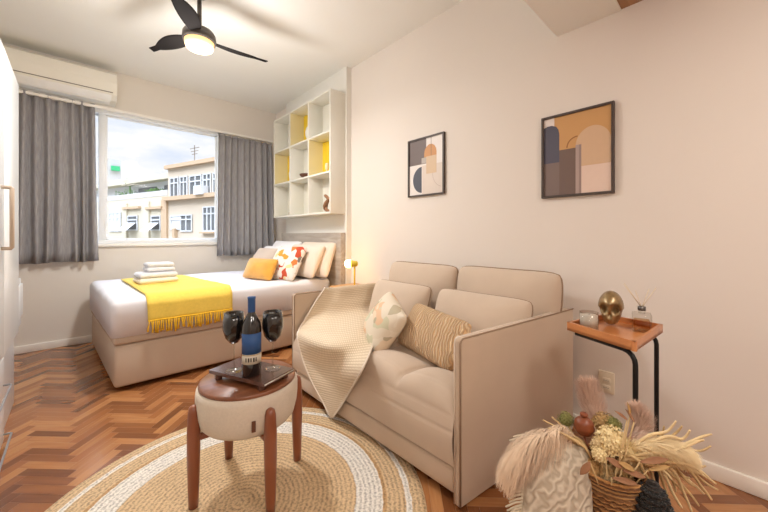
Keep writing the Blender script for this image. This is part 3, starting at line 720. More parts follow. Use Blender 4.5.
for i_ in range(len(kc_.data.vertices)):
    q_ = i_ % (41*111); wv.data[i_].vector = (q_//111/40*.52, q_ % 111/110*.95, 0)
m = MB()
for uu in (0, 1): tube(m, [tfn(uu, v/80) for v in range(80)], .0055, 'pipingl', 6)
build('edging', m, kt)

# ------------------------------------------------------------------ rug
rg = MB(); N = 128
lathe(rg, [(.0, .010), (.3, .010), (.70, .010), (.722, .007), (.726, .001)], 'rug', (.463, 1.32, 0), N, cap=False)
tag(build('rug', rg, loc=(.463, 1.32, 0)), 'round braided jute rug with white rings under the wooden stool', 'rug')

# ------------------------------------------------------------------ stool
scx, scy = .530, 1.404
st = thing('stool', (scx, scy, .01), 'round cream upholstered stool with wooden top and four wooden legs', 'stool')
build('body', lathe(MB(), [(.0, .283), (.145, .283), (.170, .289), (.184, .305), (.194, .345), (.198, .385), (.198, .42), (.195, .437), (.187, .443), (.0, .443)], 'stoolf', (scx, scy, 0), 56, cap=False), st)
build('wooden_top', lathe(MB(), [(.0, .440), (.184, .440), (.188, .445), (.188, .453), (.182, .458), (.0, .458)], 'twood', (scx, scy, 0), 56, cap=False), st)
LEG = [(.333, 1.418), (.532, 1.205), (.519, 1.612), (.738, 1.392)]
for x, y in LEG:
    d = Vector((x-scx, y-scy, 0)); q = Vector((scx, scy, 0))+d*1.02
    pr = [(.012, .010), (.017, .012), (.019, .06), (.0235, .22), (.0235, .30), (.020, .375), (.016, .393), (.006, .400)]
    lg = MB(); tube(lg, [(q.x+d.x*.02*(1-z), q.y+d.y*.02*(1-z), z) for r, z in pr], [r for r, z in pr], 'legw', 14); lgo = build('leg', lg, st)
    br = MB(); tube(br, [(scx+d.x*.55, scy+d.y*.55, .272), (scx+d.x*.98, scy+d.y*.98, .272)], .014, 'legw', 8); build('bracket', br, lgo)
tv = (Vector((.532, 1.205, 0))-Vector((scx, scy, 0))).normalized(); ta = math.atan2(tv.y, tv.x)-.29
tg = MB()
for k in (0,):
    c0 = Vector((scx+.194*math.cos(ta), scy+.194*math.sin(ta), .345)); tt = Vector((-math.sin(ta), math.cos(ta), 0)); nn = Vector((math.cos(ta), math.sin(ta), 0))
    poly(tg, [c0-tt*.007+Vector((0, 0, -.02)), c0+tt*.007+Vector((0, 0, -.02)), c0+tt*.007+Vector((0, 0, .02)), c0-tt*.007+Vector((0, 0, .02))], nn*.006, 'leath')
tag(build('tag', tg, st), 'small brown leather tag')

# tray with feet
A, B_, C_, D_ = Vector((.397, 1.482)), Vector((.512, 1.205)), Vector((.660, 1.262)), Vector((.545, 1.540))
tcx, tcy = (A.x+C_.x)/2, (A.y+C_.y)/2
tr = thing('serving_tray', (tcx, tcy, .459), 'dark wooden serving tray with wine glasses on the round stool', 'tray')
quad = [A, B_, C_, D_]
m = MB(); poly(m, [(p.x, p.y, .482) for p in quad], (0, 0, .014), 'trayw'); build('board', m, tr)
m = MB(); tube(m, [(p.x, p.y, .489) for p in (B_, C_)], .0035, 'traym', 6); build('metal_edge', m, tr)
for p in quad:
    q = Vector((tcx, tcy))+(p-Vector((tcx, tcy)))*.78
    build('foot', box(MB(), (q.x-.012, q.y-.012, .459), (q.x+.012, q.y+.012, .482), 'trayw', .002), tr)
# wine bottle
bz = .4965; bxp, byp = .508, 1.318
wb = thing('wine_bottle', (bxp, byp, bz), 'dark wine bottle with blue label and blue neck on the tray', 'bottle')
BP = [(.0, .004), (.032, .0), (.037, .006), (.037, .185), (.034, .205), (.022, .228), (.0145, .245), (.0135, .262)]
build('glass_body', lathe(MB(), BP, 'bott', (bxp, byp, bz), 32, cap=False), wb)
tag(build('neck_foil', lathe(MB(), [(.0142, .238), (.0145, .30), (.0155, .302), (.0155, .309), (.0, .309)], 'blue', (bxp, byp, bz), 24, cap=False), wb), 'blue foil around the neck')
def arclabel(r, z0, z1, a0, a1, mt, base=None):
    m = MB(); grid(m, lambda u, v: (bxp+r*math.cos(a0+(a1-a0)*u), byp+r*math.sin(a0+(a1-a0)*u), bz+z0+(z1-z0)*v), 20, 1, mt, .0004); return m
am = math.atan2(-byp, -bxp)
lb = build('label', arclabel(.0378, .090, .170, am-1.25, am+1.25, 'blue'), wb)
l2 = build('label', arclabel(.0378, .052, .090, am-1.25, am+1.25, 'lab'), wb)
for k in range(5): build('lettering', arclabel(.0384, .062, .078, am-.62+k*.25, am-.62+k*.25+(.16 if k % 2 else .12), 'ink'), l2)
build('gold_line', arclabel(.0384, .086, .0885, am-1.2, am+1.2, 'gold'), l2)
# wine glasses
def zs(p, k=1.2): return [(r, z*k) for r, z in p]
def glass(x, y, label):
    g = thing('wine_glass', (x, y, bz), label, 'wine glass', group='black wine glasses')
    s = MB(); lathe(s, zs([(.0, .0), (.033, .0), (.033, .0015), (.02, .004), (.006, .009), (.0035, .02), (.0032, .085), (.006, .094), (.0, .096)]), 'clear', (x, y, bz), 28, cap=False); tag(build('stem', s, g), 'clear glass stem and foot')
    b = MB(); lathe(b, zs([(.0, .092), (.016, .096), (.034, .115), (.0435, .145), (.043, .168), (.037, .198), (.0355, .198), (.041, .168), (.0415, .145), (.032, .118), (.014, .100), (.0, .098)]), 'wineg', (x, y, bz), 32, cap=False); tag(build('bowl', b, g), 'glossy black bowl')
glass(.470, 1.405, 'black bowled wine glass left of the bottle on the tray'); glass(.595, 1.318, 'black bowled wine glass right of the bottle on the tray')
m = MB(); bc = (.540, 1.462, bz+.024)
lathe(m, [(.022*math.sin(PI*k/14)*(1+.06*math.sin(k*3)), .024*-math.cos(PI*k/14)) for k in range(15)], 'rust', bc, 20, cap=False); lathe(m, [(.006, .02), (.004, .04), (.009, .048)], 'rust', bc, 8)
tag(build('dried_pomegranate', m), 'small rust coloured dried fruit behind the bottle on the tray', 'ornament')

# ------------------------------------------------------------------ side table
q0 = [Vector((1.447, .469)), Vector((1.339, .229)), Vector((1.682, .200)), Vector((1.699+.02, .407))]
cqx, cqy = sum(p.x for p in q0)/4, sum(p.y for p in q0)/4
tb = thing('side_table', (cqx, cqy, 0), 'small side table with orange wood tray top and black tube frame', 'side table')
m = MB(); poly(m, [(p.x, p.y, .668) for p in q0], (0, 0, .010), 'tray2'); build('table_top', m, tb)
for k in range(4):
    a, b = q0[k], q0[(k+1) % 4]; n_ = Vector((-(b-a).y, (b-a).x)).normalized(); cc = Vector((cqx, cqy))
    if (cc-a).dot(n_) < 0: n_ = -n_
    m = MB(); poly(m, [(a.x, a.y, .668), (b.x, b.y, .668), (b.x+n_.x*.010, b.y+n_.y*.010, .668), (a.x+n_.x*.010, a.y+n_.y*.010, .668)], (0, 0, .033), 'tray2'); build('rim', m, tb)
for x, y, ex, ey in ((1.362, .232, 1.46, .44), (1.680, .219, 1.70, .36)):
    d = (Vector((ex, ey, 0))-Vector((x, y, 0))).normalized()
    pth = [Vector((ex, ey, .658)), Vector((x, y, .658))+d*.05]+[Vector((x, y, .658))+d*(.04-.04*math.sin(a))+Vector((0, 0, -.04+.04*math.cos(a))) for a in (0, .4, .8, 1.2, PI/2)]+[Vector((x, y, .06))]+[Vector((x, y, .011))+d*(.04-.04*math.cos(a))+Vector((0, 0, .04-.04*math.sin(a))) for a in (.4, .8, 1.2, PI/2)]+[Vector((x, y, .011))+d*.26*(1 if x < 1.5 else .85)]
    build('tube_leg', tube(MB(), pth, .008, 'dark', 10), tb)
build('cross_tube', tube(MB(), [Vector((1.362, .232, .011))+(Vector((1.46, .44, .0))-Vector((1.362, .232, .0))).normalized()*.26, Vector((1.680, .219, .011))+(Vector((1.70, .36, 0))-Vector((1.680, .219, 0))).normalized()*.221], .008, 'dark', 10), tb)
TZ = .679
# candle
cc = (1.485, .402)
cd = thing('candle', (cc[0], cc[1], TZ), 'white candle in a clear glass at the left end of the side table', 'candle')
m = MB(); lathe(m, [(.0, 0), (.032, 0), (.033, .003), (.033, .068), (.031, .068), (.031, .006), (.0, .006)], 'clear', (cc[0], cc[1], TZ+.0005), 28, cap=False); build('glass_cup', m, cd)
build('wax', lathe(MB(), [(.0, .007), (.0305, .007), (.0305, .056), (.0, .056)], 'wax', (cc[0], cc[1], TZ), 24, cap=False), cd)
build('wick', tube(MB(), [(cc[0], cc[1], TZ+.05), (cc[0]+.002, cc[1], TZ+.06)], .0012, 'ink', 5), cd)
# glass skull
def skullmesh():
    m = MB(); vs = []; fs = []; nu, nv = 48, 40
    def g(x, y, cx, cy, sx_, sy_): return math.exp(-(((x-cx)/sx_)**2+((y-cy)/sy_)**2))
    for j in range(nv+1):
        ph = PI*j/nv
        for i in range(nu):
            th_ = 2*PI*i/nu   # th=0 faces front (+X local)
            dx, dy, dz = math.sin(ph)*math.cos(th_), math.sin(ph)*math.sin(th_), math.cos(ph)
            r = 1.0
            x = dx*.060; y = dy*.048; z = dz*.064
            if dz < 0:   # jaw narrows and drops
                k = -dz; q_ = (1-k**5)**.5/max(.02, math.sin(ph)) if k < .999 else 1; q_ = 1+(q_-1)*(1 if k < .98 else .3); y *= q_*(1-.36*k**.6); x *= q_*.9; z *= 1.08
                if dx < 0: x *= 1-.55*k
                else: x *= 1-.05*k
            if dx > 0:
                a, b = y/.05, z/.062
                dent = .042*(g(a, b, .42, -.04, .24, .24)+g(a, b, -.42, -.04, .24, .24))+.020*g(a, b, 0, -.42, .13, .18)+.010*(g(a, b, .78, -.55, .22, .3)+g(a, b, -.78, -.55, .22, .3))
                bul = .007*(g(a, b, .5, -.38, .22, .12)+g(a, b, -.5, -.38, .22, .12))+.005*g(a, b, 0, .32, .7, .14)
                teeth = .003*g(0, b, 0, -.82, 1, .16)*(1 if abs(a) < .5 else 0)*math.sin(a*40)-.004*g(0, b, 0, -.82, 1, .03)*(abs(a) < .55)
                x += (bul-dent+teeth)
            vs.append((x, y, z+.0725))
    for j in range(nv):
        for i in range(nu): fs.append([j*nu+i, j*nu+(i+1) % nu, (j+1)*nu+(i+1) % nu, (j+1)*nu+i])
    vs = [(x*.96, y*.93, z*1.04) for x, y, z in vs]; m.add(vs, fs, 'skull'); return m
skp = Vector((1.615, .357, TZ)); fa = math.atan2(-skp.y, -skp.x)
tag(build('glass_skull', skullmesh(), world=False, M4=Matrix.Translation(skp) @ Matrix.Rotation(fa-.1, 4, 'Z')), 'amber mirrored glass skull in the middle of the side table', 'ornament')
# reed diffuser
dx_, dy_ = 1.60, .253
df = thing('reed_diffuser', (dx_, dy_, TZ), 'clear square glass reed diffuser at the right end of the side table', 'diffuser')
Rz = lambda v: Matrix.Translation((dx_, dy_, 0)) @ Matrix.Rotation(.2, 4, 'Z') @ Vector(v)
m = MB(); box(m, (-.030, -.030, TZ+.0005), (.030, .030, TZ+.070), 'clear', .005, 3); box(m, (-.011, -.011, TZ+.069), (.011, .011, TZ+.083), 'clear', .003); m.xf(Rz); build('glass_bottle', m, df)
m = MB(); box(m, (-.025, -.025, TZ+.006), (.025, .025, TZ+.045), 'oil', .003); m.xf(Rz); build('oil', m, df)
build('cap_ring', lathe(MB(), [(.012, .080), (.013, .083), (.013, .094), (.011, .096)], 'chrome', (dx_, dy_, TZ), 20), df)
for k, (a, b) in enumerate(((-.030, .045), (-.012, .05), (.028, -.035), (.036, -.015), (.01, .02))): build('reed', tube(MB(), [(dx_, dy_, TZ+.09), (dx_+a*1.1, dy_+b*1.1, TZ+.185-.008*k)], .0013, 'reed', 5), df)

# ------------------------------------------------------------------ pictures
def picture(y0, y1, z0, z1, shapes, bg, label, ft=.012):
    p = thing('picture_frame', (W-.012, (y0+y1)/2, z0), label, 'picture')
    x0 = W-.022
    fm = MB()
    for a, b in (((x0, y0, z0), (W-.001, y1, z0+ft)), ((x0, y0, z1-ft), (W-.001, y1, z1)), ((x0, y0, z0+ft), (W-.001, y0+ft, z1-ft)), ((x0, y1-ft, z0+ft), (W-.001, y1, z1-ft))): box(fm, a, b, 'fr')
    build('frame', fm, p)
    pm = MB(); a0, a1, b0, b1 = y0+ft, y1-ft, z0+ft, z1-ft
    box(pm, (W-.012, a0, b0), (W-.002, a1, b1), mat('print_paper', bg, .5, var=.01))
    for k, (pts, col) in enumerate(shapes):
        poly(pm, [(W-.0122-.0001*k, a1-(a1-a0)*u, b0+(b1-b0)*v) for u, v in pts], (-.0001, 0, 0), mat('print_ink', col, .5, var=.015, vscale=40))
    build('print', pm, p)
def rect(u0, v0, u1, v1): return [(u0, v0), (u1, v0), (u1, v1), (u0, v1)]
def arch(u0, v0, u1, v1, ry, n=20, a0=0, a1=PI):
    c = (u0+u1)/2; r = (u1-u0)/2
    return [(u0, v0), (u1, v0)]+[(c+r*math.cos(a0+(a1-a0)*k/n), v1-ry+ry*math.sin(a0+(a1-a0)*k/n)) for k in range(n+1)]
def half(c, v, rx, ry, n=24): return [(c-rx*math.sin(PI*k/n), v+ry*math.cos(PI*k/n)) for k in range(n+1)]
def ringarc(c, v, rx, ry, a0, a1, w, n=20):
    o = [(c+rx*math.cos(a0+(a1-a0)*k/n), v+ry*math.sin(a0+(a1-a0)*k/n)) for k in range(n+1)]
    return o+[(c+(rx-w)*math.cos(a1+(a0-a1)*k/n), v+(ry-w*.75)*math.sin(a1+(a0-a1)*k/n)) for k in range(n+1)]
picture(.427, .784, 1.266, 1.734, [
    (rect(0, .83, .17, 1), (226, 214, 208)), (rect(0, 0, .50, .40), (118, 100, 92)),
    (rect(0, 0, .50, .56), (116, 98, 92)), ([(0, .3), (.25, .3), (.25, .62), (.25, .78), (.235, .84), (.20, .88), (.13, .905), (.06, .905), (0, .89)], (84, 82, 96)),
    (rect(0, 0, .25, .42), (122, 104, 98)), (rect(.25, 0, .52, .57), (112, 92, 84)), (ringarc(.53, .585, .17, .13, PI/2, PI, .02), (150, 104, 60)),
    (arch(.50, .32, .999, .80, .22), (206, 172, 140)), (rect(.50, 0, .585, .60), (172, 150, 142)), (rect(.585, 0, .999, .33), (222, 196, 180)), (rect(.55, 0, .585, .60), (150, 128, 122))],
    (200, 152, 98), 'larger abstract picture with ochre, tan and charcoal shapes above the side table')
picture(1.487, 1.850, 1.360, 1.822, [
    (rect(0, .55, .52, 1), (110, 96, 92)), (rect(.40, 0, 1, .52), (214, 200, 188)), (arch(.46, .66, .82, .88, .16), (200, 142, 84)),
    (rect(.52, .36, .82, .67), (206, 178, 146)), (rect(.38, .56, .52, .66), (176, 166, 156)), (half(.385, .27, .27, .235), (78, 80, 90)),
    (ringarc(1.0, .36, .30, .26, PI, PI*1.45, .012), (190, 170, 160)), (rect(.66, .67, .672, .999), (120, 92, 70))],
    (228, 220, 214), 'smaller abstract picture with brown square and dark half circle above the sofa')

# outlet
ot = thing('wall_outlet', (W-.004, .463, .235), 'cream electrical outlet plate on the right wall under the side table', 'outlet')
build('plate', box(MB(), (W-.010, .428, .235), (W-.0005, .498, .345), 'plate', .003), ot)
for z in (.263, .300):
    s = build('socket', box(MB(), (W-.013, .445, z-.013), (W-.009, .481, z+.013), 'plate', .002), ot)
    for y in (.454, .463, .472): build('pin_hole', tube(MB(), [(W-.0135, y, z), (W-.012, y, z)], .0022, 'hole', 8), s)

# ------------------------------------------------------------------ ceiling fan
fc = Vector((.605, 2.48, -.03))
fan = thing('ceiling_fan', (fc.x, fc.y, 2.33), 'dark three blade ceiling fan with a glowing round lamp', 'ceiling fan')
build('canopy', lathe(MB(), [(.0, H-.001), (.06, H-.001), (.062, H-.03), (.04, H-.06), (.018, H-.07), (.0, H-.07)], 'fanm', (fc.x, fc.y, 0), 28, cap=False), fan)
build('rod', tube(MB(), [(fc.x, fc.y, H-.06), (fc.x, fc.y, 2.45)], .014, 'fanm', 12), fan)
build('motor_housing', lathe(MB(), [(.0, 2.49), (.03, 2.488), (.05, 2.470), (.088, 2.455), (.100, 2.435), (.102, 2.40), (.098, 2.385), (.0, 2.385)], 'fanm', (fc.x, fc.y, fc.z), 40, cap=False), fan)
build('lamp_diffuser', lathe(MB(), [(.0, 2.325), (.05, 2.329), (.080, 2.342), (.088, 2.362), (.090, 2.386), (.0, 2.386)], 'fanw', (fc.x, fc.y, fc.z), 40, cap=False), fan)
for tip in ((.354, 2.878), (1.069, 2.543), (.395, 2.075)):
    d = Vector((tip[0]-fc.x, tip[1]-fc.y, 0)); L = d.length; d.normalize(); s_ = Vector((-d.y, d.x, 0)); m = MB()
    def bf(u, v, d=d, s_=s_, L=L):
        r = .085+(L-.085)*u; w = .026+.044*math.sin(PI*min(1, u*1.15+.08))**.8*(1 if u < .8 else .3+.7*math.sqrt(max(0, 1-((u-.8)/.2)**2)))
        sw = -.05*math.sin(u*PI*.5)**2*u; tw = (v-.5)*w*2
        ang = .35*(1-u*.4)
        return Vector((fc.x, fc.y, fc.z))+d*r+s_*(sw+tw*math.cos(ang)*.75)+Vector((0, 0, 2.42+tw*math.sin(ang)*.7+.012*u))
    grid(m, bf, 26, 8, 'fanb', .006); build('blade', m, fan)

# ------------------------------------------------------------------ basket with dried flowers
bk = Vector((1.165, .262, 0)); BR = .36
wk = thing('wicker_basket', (bk.x, bk.y, 0), 'brown wicker basket holding the dried flowers beside the sofa', 'basket')
m = MB(); lathe(m, [(.0, .0), (.072, .0), (.078, .06), (.086, .20), (.093, BR), (.087, BR), (.080, .20), (.070, .02), (.0, .02)], 'wick', bk, 48, cap=False)
for k in range(26):
    z = .01+k*.0125; tube(m, [(bk.x+(.0755+.0175*z/BR+.0035*math.sin(j*12*PI/24+k*PI))*math.cos(2*PI*j/96), bk.y+(.0755+.0175*z/BR+.0035*math.sin(j*12*PI/24+k*PI))*math.sin(2*PI*j/96), z) for j in range(96)], .0062, 'wick', 5, closed=True)
build('woven_body', m, wk)
build('rim', tube(MB(), [(bk.x+.091*math.cos(2*PI*j/48), bk.y+.091*math.sin(2*PI*j/48), BR) for j in range(48)], .009, 'wick', 8, closed=True), wk)
def at(px, py, w):
    d = ray(px, py); fwd = 1.0
    return Vector((0, 0, HC))+d*w
core = bk+Vector((0, 0, .22))
def plume(name, pts, rad, mt, label, n=700, hair=.06, droop=.03, seed=1, thick=.0012, stem_from=core):
    rr = random.Random(seed); path = smoothpath([stem_from]+pts, 8)
    t_ = thing(name, stem_from, label, 'dried plant')
    build('stem', tube(MB(), path, [.0028*(1-.6*i/len(path)) for i in range(len(path))], 'straw', 6), t_)
    m = MB(); s0 = 8*1.0; npt = len(path)
    start = int(8*.9)
    vs, fs = [], []
    for k in range(n):
        f = rr.random()**.85; i = start+f*(npt-1-start); a = int(i); a = min(a, npt-2); p = path[a].lerp(path[a+1], i-a); tg_ = (path[a+1]-path[a]).normalized()
        an = rr.uniform(0, 2*PI); u = tg_.orthogonal().normalized(); w_ = tg_.cross(u); o = u*math.cos(an)+w_*math.sin(an)
        prof = (.35+.65*math.sin(PI*min(1, .12+f*.85))); L = hair*prof*rr.uniform(.6, 1.15)
        q = p; sd = o.cross(tg_).normalized()*thick; base = len(vs)
        for j in range(5):
            s = j/4; pos = p+o*(rad*prof*math.sin(s*1.4))*rr.uniform(.9, 1.05)+tg_*L*s+Vector((0, 0, -droop*s*s))
            ww = sd*(1-s*.75); vs += [pos-ww, pos+ww]
        for j in range(4): fs.append([base+2*j, base+2*j+1, base+2*j+3, base+2*j+2])
    m.add(vs, fs, mt); tag(build('plume', m, t_), kind='stuff'); return t_
# big drooping blush plume on the left, over the macrame cushion
plume('pampas_grass', [at(570, 436, 1.0), at(552, 434, .97), at(533, 440, .95), at(518, 452, .94), at(508, 464, .935)], .050, 'pamp', 'big blush pampas plume drooping left over the fringed cushion', 2600, .065, .055, 2, .0009)
plume('pampas_grass', [at(598, 430, 1.10), at(595, 414, 1.14), at(590, 396, 1.17), at(588, 386, 1.18)], .050, 'pampp', 'upright dusty pink pampas plume in front of the wall outlet', 1900, .055, -.005, 3, .0010)
plume('pampas_grass', [at(622, 448, 1.02), at(636, 434, 1.03), at(640, 420, 1.04), at(636, 408, 1.05)], .040, 'pampp', 'upright pinkish pampas plume in front of the table leg', 1500, .045, .0, 4, .0010)
plume('pampas_grass', [at(622, 456, .95), at(640, 447, .93), at(662, 446, .92), at(678, 449, .92), at(688, 453, .92)], .040, 'pampw', 'ivory pampas plume stretching right towards the baseboard', 2200, .05, .02, 5, .0009)
plume('pampas_grass', [at(612, 450, 1.03), at(618, 444, 1.0), at(634, 442, .98), at(650, 438, .98)], .036, 'pampp', 'short dusty pink pampas plume lying over the cream flowers', 1300, .04, .01, 8, .0009)
# thick dried stems, right bunch
def stem(pts, r, mt, label, group, name='dried_grass', frm=None):
    path = smoothpath([frm or core]+pts, 6); n = len(path)
    tag(build(name, tube(MB(), path, [r*(.5+.9*math.sin(PI*min(.93, .15+.8*i/n))) for i in range(n)], mt, 7), loc=frm or core), label, 'dried plant', group)
ends = [(712, 434), (711, 446), (704, 440), (718, 490), (716, 484), (712, 500), (704, 494), (699, 506), (692, 512), (687, 498), (682, 508), (676, 492), (690, 478), (702, 474), (706, 466), (698, 458), (690, 430), (682, 426), (676, 421), (668, 498), (660, 505), (655, 488), (684, 470), (694, 486), (672, 480), (664, 426), (709, 478), (678, 466)]
for k, (ex, ey) in enumerate(ends):
    mx_, my_ = 630+(ex-630)*.5, 455+(ey-455)*.32; w = .95+.05*math.sin(k*2.3)
    jx, jy = 7*math.sin(k*4.1), 6*math.cos(k*2.9)
    stem([at(622, 462, w+.03), at(mx_+jx, my_-5+jy, w), at(ex-(ex-mx_)*.3+jx*.4, ey-(ey-my_)*.42-jy*.4, w), at(ex, ey, w-.01)], .0030, 'straw' if k % 2 else 'strawp', 'straw coloured finger thick dried stem fanning right from the basket', 'dried stems fanning right')
ends = [(543, 420), (552, 417), (548, 428), (560, 424), (566, 430), (556, 434), (572, 434), (545, 436)]
for k, (ex, ey) in enumerate(ends):
    w = 1.0+.03*math.sin(k*2.3)
    stem([at(590, 456, w), at(580+(ex-560)*.3, 442, w), at((ex+575)/2, (ey+438)/2, w), at(ex, ey, w+.01)], .0026, 'straw', 'thin straw dried stem fanning left over the blush plume', 'dried stems fanning left')
# seed pod, flower cluster, moss, leaves
pc = at(584, 426, 1.02)
m = MB(); lathe(m, [(.028*math.sin(PI*k/14)*(1+.05*math.cos(k*2)), -.030*math.cos(PI*k/14)) for k in range(15)], 'pod', pc, 20, cap=False); lathe(m, [(.008, .028), (.012, .036), (.010, .040)], 'pod', pc, 10)
tube(m, [pc+Vector((0, 0, -.028)), core], .003, 'pod', 6)
tag(build('seed_pod', m), 'round glossy brown seed pod left of the cream flowers', 'dried plant')
def blossom(c, r, n, mt, name, label, seed):
    rr = random.Random(seed); vs, fs = [], []; m = MB(); c = Vector(c)
    for k in range(n):
        z = 1-1.4*(k+.5)/n; ph = k*2.399963; q = math.sqrt(max(0, 1-z*z)); o = Vector((q*math.cos(ph), q*math.sin(ph), z)); b = c+o*r*rr.uniform(.75, 1.05)
        u = o.orthogonal().normalized(); w_ = o.cross(u)
        for j in range(4):
            a = j*PI/2+rr.random(); e = (u*math.cos(a)+w_*math.sin(a)); f_ = (u*-math.sin(a)+w_*math.cos(a)); L = r*.26
            i0 = len(vs); vs += [b, b+e*L*.5+f_*L*.3+o*L*.25, b+e*L+o*L*.45, b+e*L*.5-f_*L*.3+o*L*.25]; fs.append([i0, i0+1, i0+2, i0+3])
    lathe(m, [(r*.8*math.sin(PI*k/8), -r*.8*math.cos(PI*k/8)) for k in range(9)], mt, c, 12, cap=False)
    tube(m, [c, c*.4+core*.6], .003, 'straw', 6)
    m.add(vs, fs, mt, False); return tag(build(name, m), label, 'dried flower')
blossom(at(612, 442, .96), .040, 150, 'petal', 'dried_flower', 'cream yellow dried flower head in the middle of the basket', 1)
blossom(at(626, 452, .945), .028, 90, 'petal', 'dried_flower', 'small cream dried flower low on the right of the big flower head', 2)
blossom(at(600, 455, .945), .022, 70, 'petal', 'dried_flower', 'small cream dried flower low on the left of the big flower head', 3)
blossom(at(612, 425, 1.04), .026, 90, 'moss', 'dried_moss', 'tuft of green moss behind the cream flower head', 4)
blossom(at(604, 424, 1.06), .034, 80, 'leafo', 'dried_flower', 'golden dried flower around the green moss', 6)
blossom(at(566, 420, 1.10), .024, 70, 'moss', 'dried_moss', 'tuft of green moss against the sofa side left of the seed pod', 5)
def leaf(c, d, L, wd, mt, label, name='dried_leaf', curl=.2, nrm=(-.6, -.5, .6)):
    d = Vector(d).normalized(); n_ = Vector(nrm).normalized(); s = d.cross(n_).normalized(); n_ = s.cross(d).normalized(); c = Vector(c); m = MB()
    def f(u, v):
        wv = wd*math.sin(PI*(.04+.94*u))**.8; k = v*2-1
        return c+d*L*u+s*wv*k*.5+n_*(.15*wv*k*k+curl*L*(.5-(u-.5)**2*2)*.5)
    grid(m, f, 14, 6, mt, .0012); tube(m, [c, core], .0018, 'straw', 5)
    tag(build(name, m), label, 'dried leaf', 'broad dried leaves in the basket')
RT = (ray(484, 235)-ray(384, 235)).normalized(); UP = Vector((0, 0, 1))
for k, (px, py, dxp, dyp, L, wd, mt) in enumerate([(612, 478, 40, 10, .085, .026, 'leafb'), (622, 470, 50, 16, .08, .026, 'leafb'), (590, 462, -14, 18, .05, .03, 'leafb'), (640, 462, 40, -4, .09, .028, 'leafb'),
        (634, 422, -16, -24, .05, .014, 'leafb'), (630, 416, -6, -30, .045, .013, 'leafo'), (606, 458, 30, 18, .06, .030, 'leafb'), (627, 420, -24, -18, .05, .014, 'leafb'), (648, 470, 36, -6, .07, .02, 'leafo'), (618, 462, 26, 14, .06, .026, 'leafo')]):
    leaf(at(px, py, .885), RT*dxp-UP*dyp, L*.85, wd*.6, mt, 'tan dried leaf sticking out around the cream flower heads')
for k, (px, py, r_, mt) in enumerate([(592, 468, .030, 'leafo'), (606, 474, .028, 'straw'), (620, 473, .030, 'leafo'), (634, 468, .030, 'strawp'), (642, 458, .026, 'leafo'), (600, 446, .024, 'strawp'), (632, 448, .024, 'leafo')]):
    blossom(at(px, py, .965), r_, 70, mt, 'dried_flower', ['tan', 'straw', 'golden', 'pale', 'golden', 'pale', 'tan'][k]+' dried flower tuft ' + ['at the left of the basket rim', 'over the front of the basket rim', 'over the middle of the basket rim', 'at the right of the basket rim', 'between basket rim and ivory plume', 'above the small left flower head', 'beside the largest flower head'][k], 20+k)
# black wicker cone
kc = at(653, 475, .885); kc.z = 0
m = MB(); prof = []
for k in range(34):
    z = .385*k/33; r = (.088-.074*(k/33)**2.2)*(1+.05*math.sin(k*1.9)); prof.append((r, z))
lathe(m, [(.0, .0)]+prof+[(.0, .392)], 'bwick', kc, 36, cap=False)
for k in range(25):
    z = .01+k*.0148; r = (.088-.074*((z/.385))**2.2)+.002
    tube(m, [(kc.x+(r+.003*math.sin(j*PI/2+k*PI))*math.cos(2*PI*j/48), kc.y+(r+.003*math.sin(j*PI/2+k*PI))*math.sin(2*PI*j/48), z) for j in range(48)], .005, 'bwick', 5, closed=True)
tag(build('wicker_lantern', m), 'black wicker cone lantern on the floor right of the basket', 'lantern')

# fringed cushion leaning on the sofa side
fcn = at(557, 487, .955)
M4 = place(fcn, RT*.96+UP*-.26, UP*.92+RT*.22+Vector((.25, .3, 0)))
fcu = thing('floor_cushion', fcn, 'cream openwork cushion with fringe leaning between sofa and basket', 'cushion', M4=M4)
build('cover', pillow(MB(), .205, .25, .10, 'macr', pinch=.03, wr=.008, seed=21), fcu, world=False)
m = MB()
for k in range(30):
    v = -.12+k*.24/30; p = Vector((-.100+.004*math.sin(k), v, 0)); L = R_.uniform(.035, .055)
    tube(m, [p, p+Vector((-L*.5, -.006, .004)), p+Vector((-L, -.02+R_.uniform(-.006, .006), R_.uniform(-.01, .01)))], [.0035, .003, .0025], 'fringe', 5)
tube(m, [(-.099, -.12+.24*k/30, 0) for k in range(31)], .004, 'fringe', 5)
tag(build('fringe', m, fcu, world=False), kind='stuff')

# ------------------------------------------------------------------ outside
FP, FD = Vector((5.77, 20, 0)), Vector((-.326, .946, 0)).normalized(); FN = Vector((-.946, -.326, 0))
def fac(px, py):
    d = ray(px, py); t_ = (FP.x*FN.x+FP.y*FN.y)/(d.x*FN.x+d.y*FN.y); p = d*t_
    return (p-FP).dot(FD), HC+p.z
M['cream'] = mat('cream_render', (196, 182, 162), .9, var=.02, vscale=.6)
M['cream2'] = mat('pale_cream_render', (196, 188, 166), .9, var=.02, vscale=.6)
M['cream3'] = mat('grey_white_render', (188, 186, 182), .9, var=.02, vscale=.6)
M['corn'] = mat('cornice_stone', (186, 160, 130), .9, var=.04)
M['wing'] = mat('far_window_glass', (96, 98, 98), .5, var=.3, vscale=1.5)
M['winw'] = mat('far_window_white', (204, 206, 206), .6, var=.01)
M['green'] = mat('green_sign', (40, 150, 96), .6)
M['plant'] = mat('balcony_green', (98, 130, 70), .9, var=.2, vscale=5)
M['tower'] = mat('tower_render', (168, 166, 164), .9)
M['street'] = mat('asphalt', (110, 108, 104), .9)
def fbox(m, s0, s1, z0, z1, d0, d1, mt, bev=0):
    n0 = len(m.v); box(m, (s0, d0, z0), (s1, d1, z1), mt, bev); m.xf(lambda v: FP+FD*v.x+FN*v.y+Vector((0, 0, v.z)), n0); return m
def fpart(name, p, *a): return build(name, fbox(MB(), *a), p)
def ftag(name, s0, s1, label, cat='building'): return thing(name, FP+FD*((s0+s1)/2)-FN*4+Vector((0, 0, -12)), label, cat)
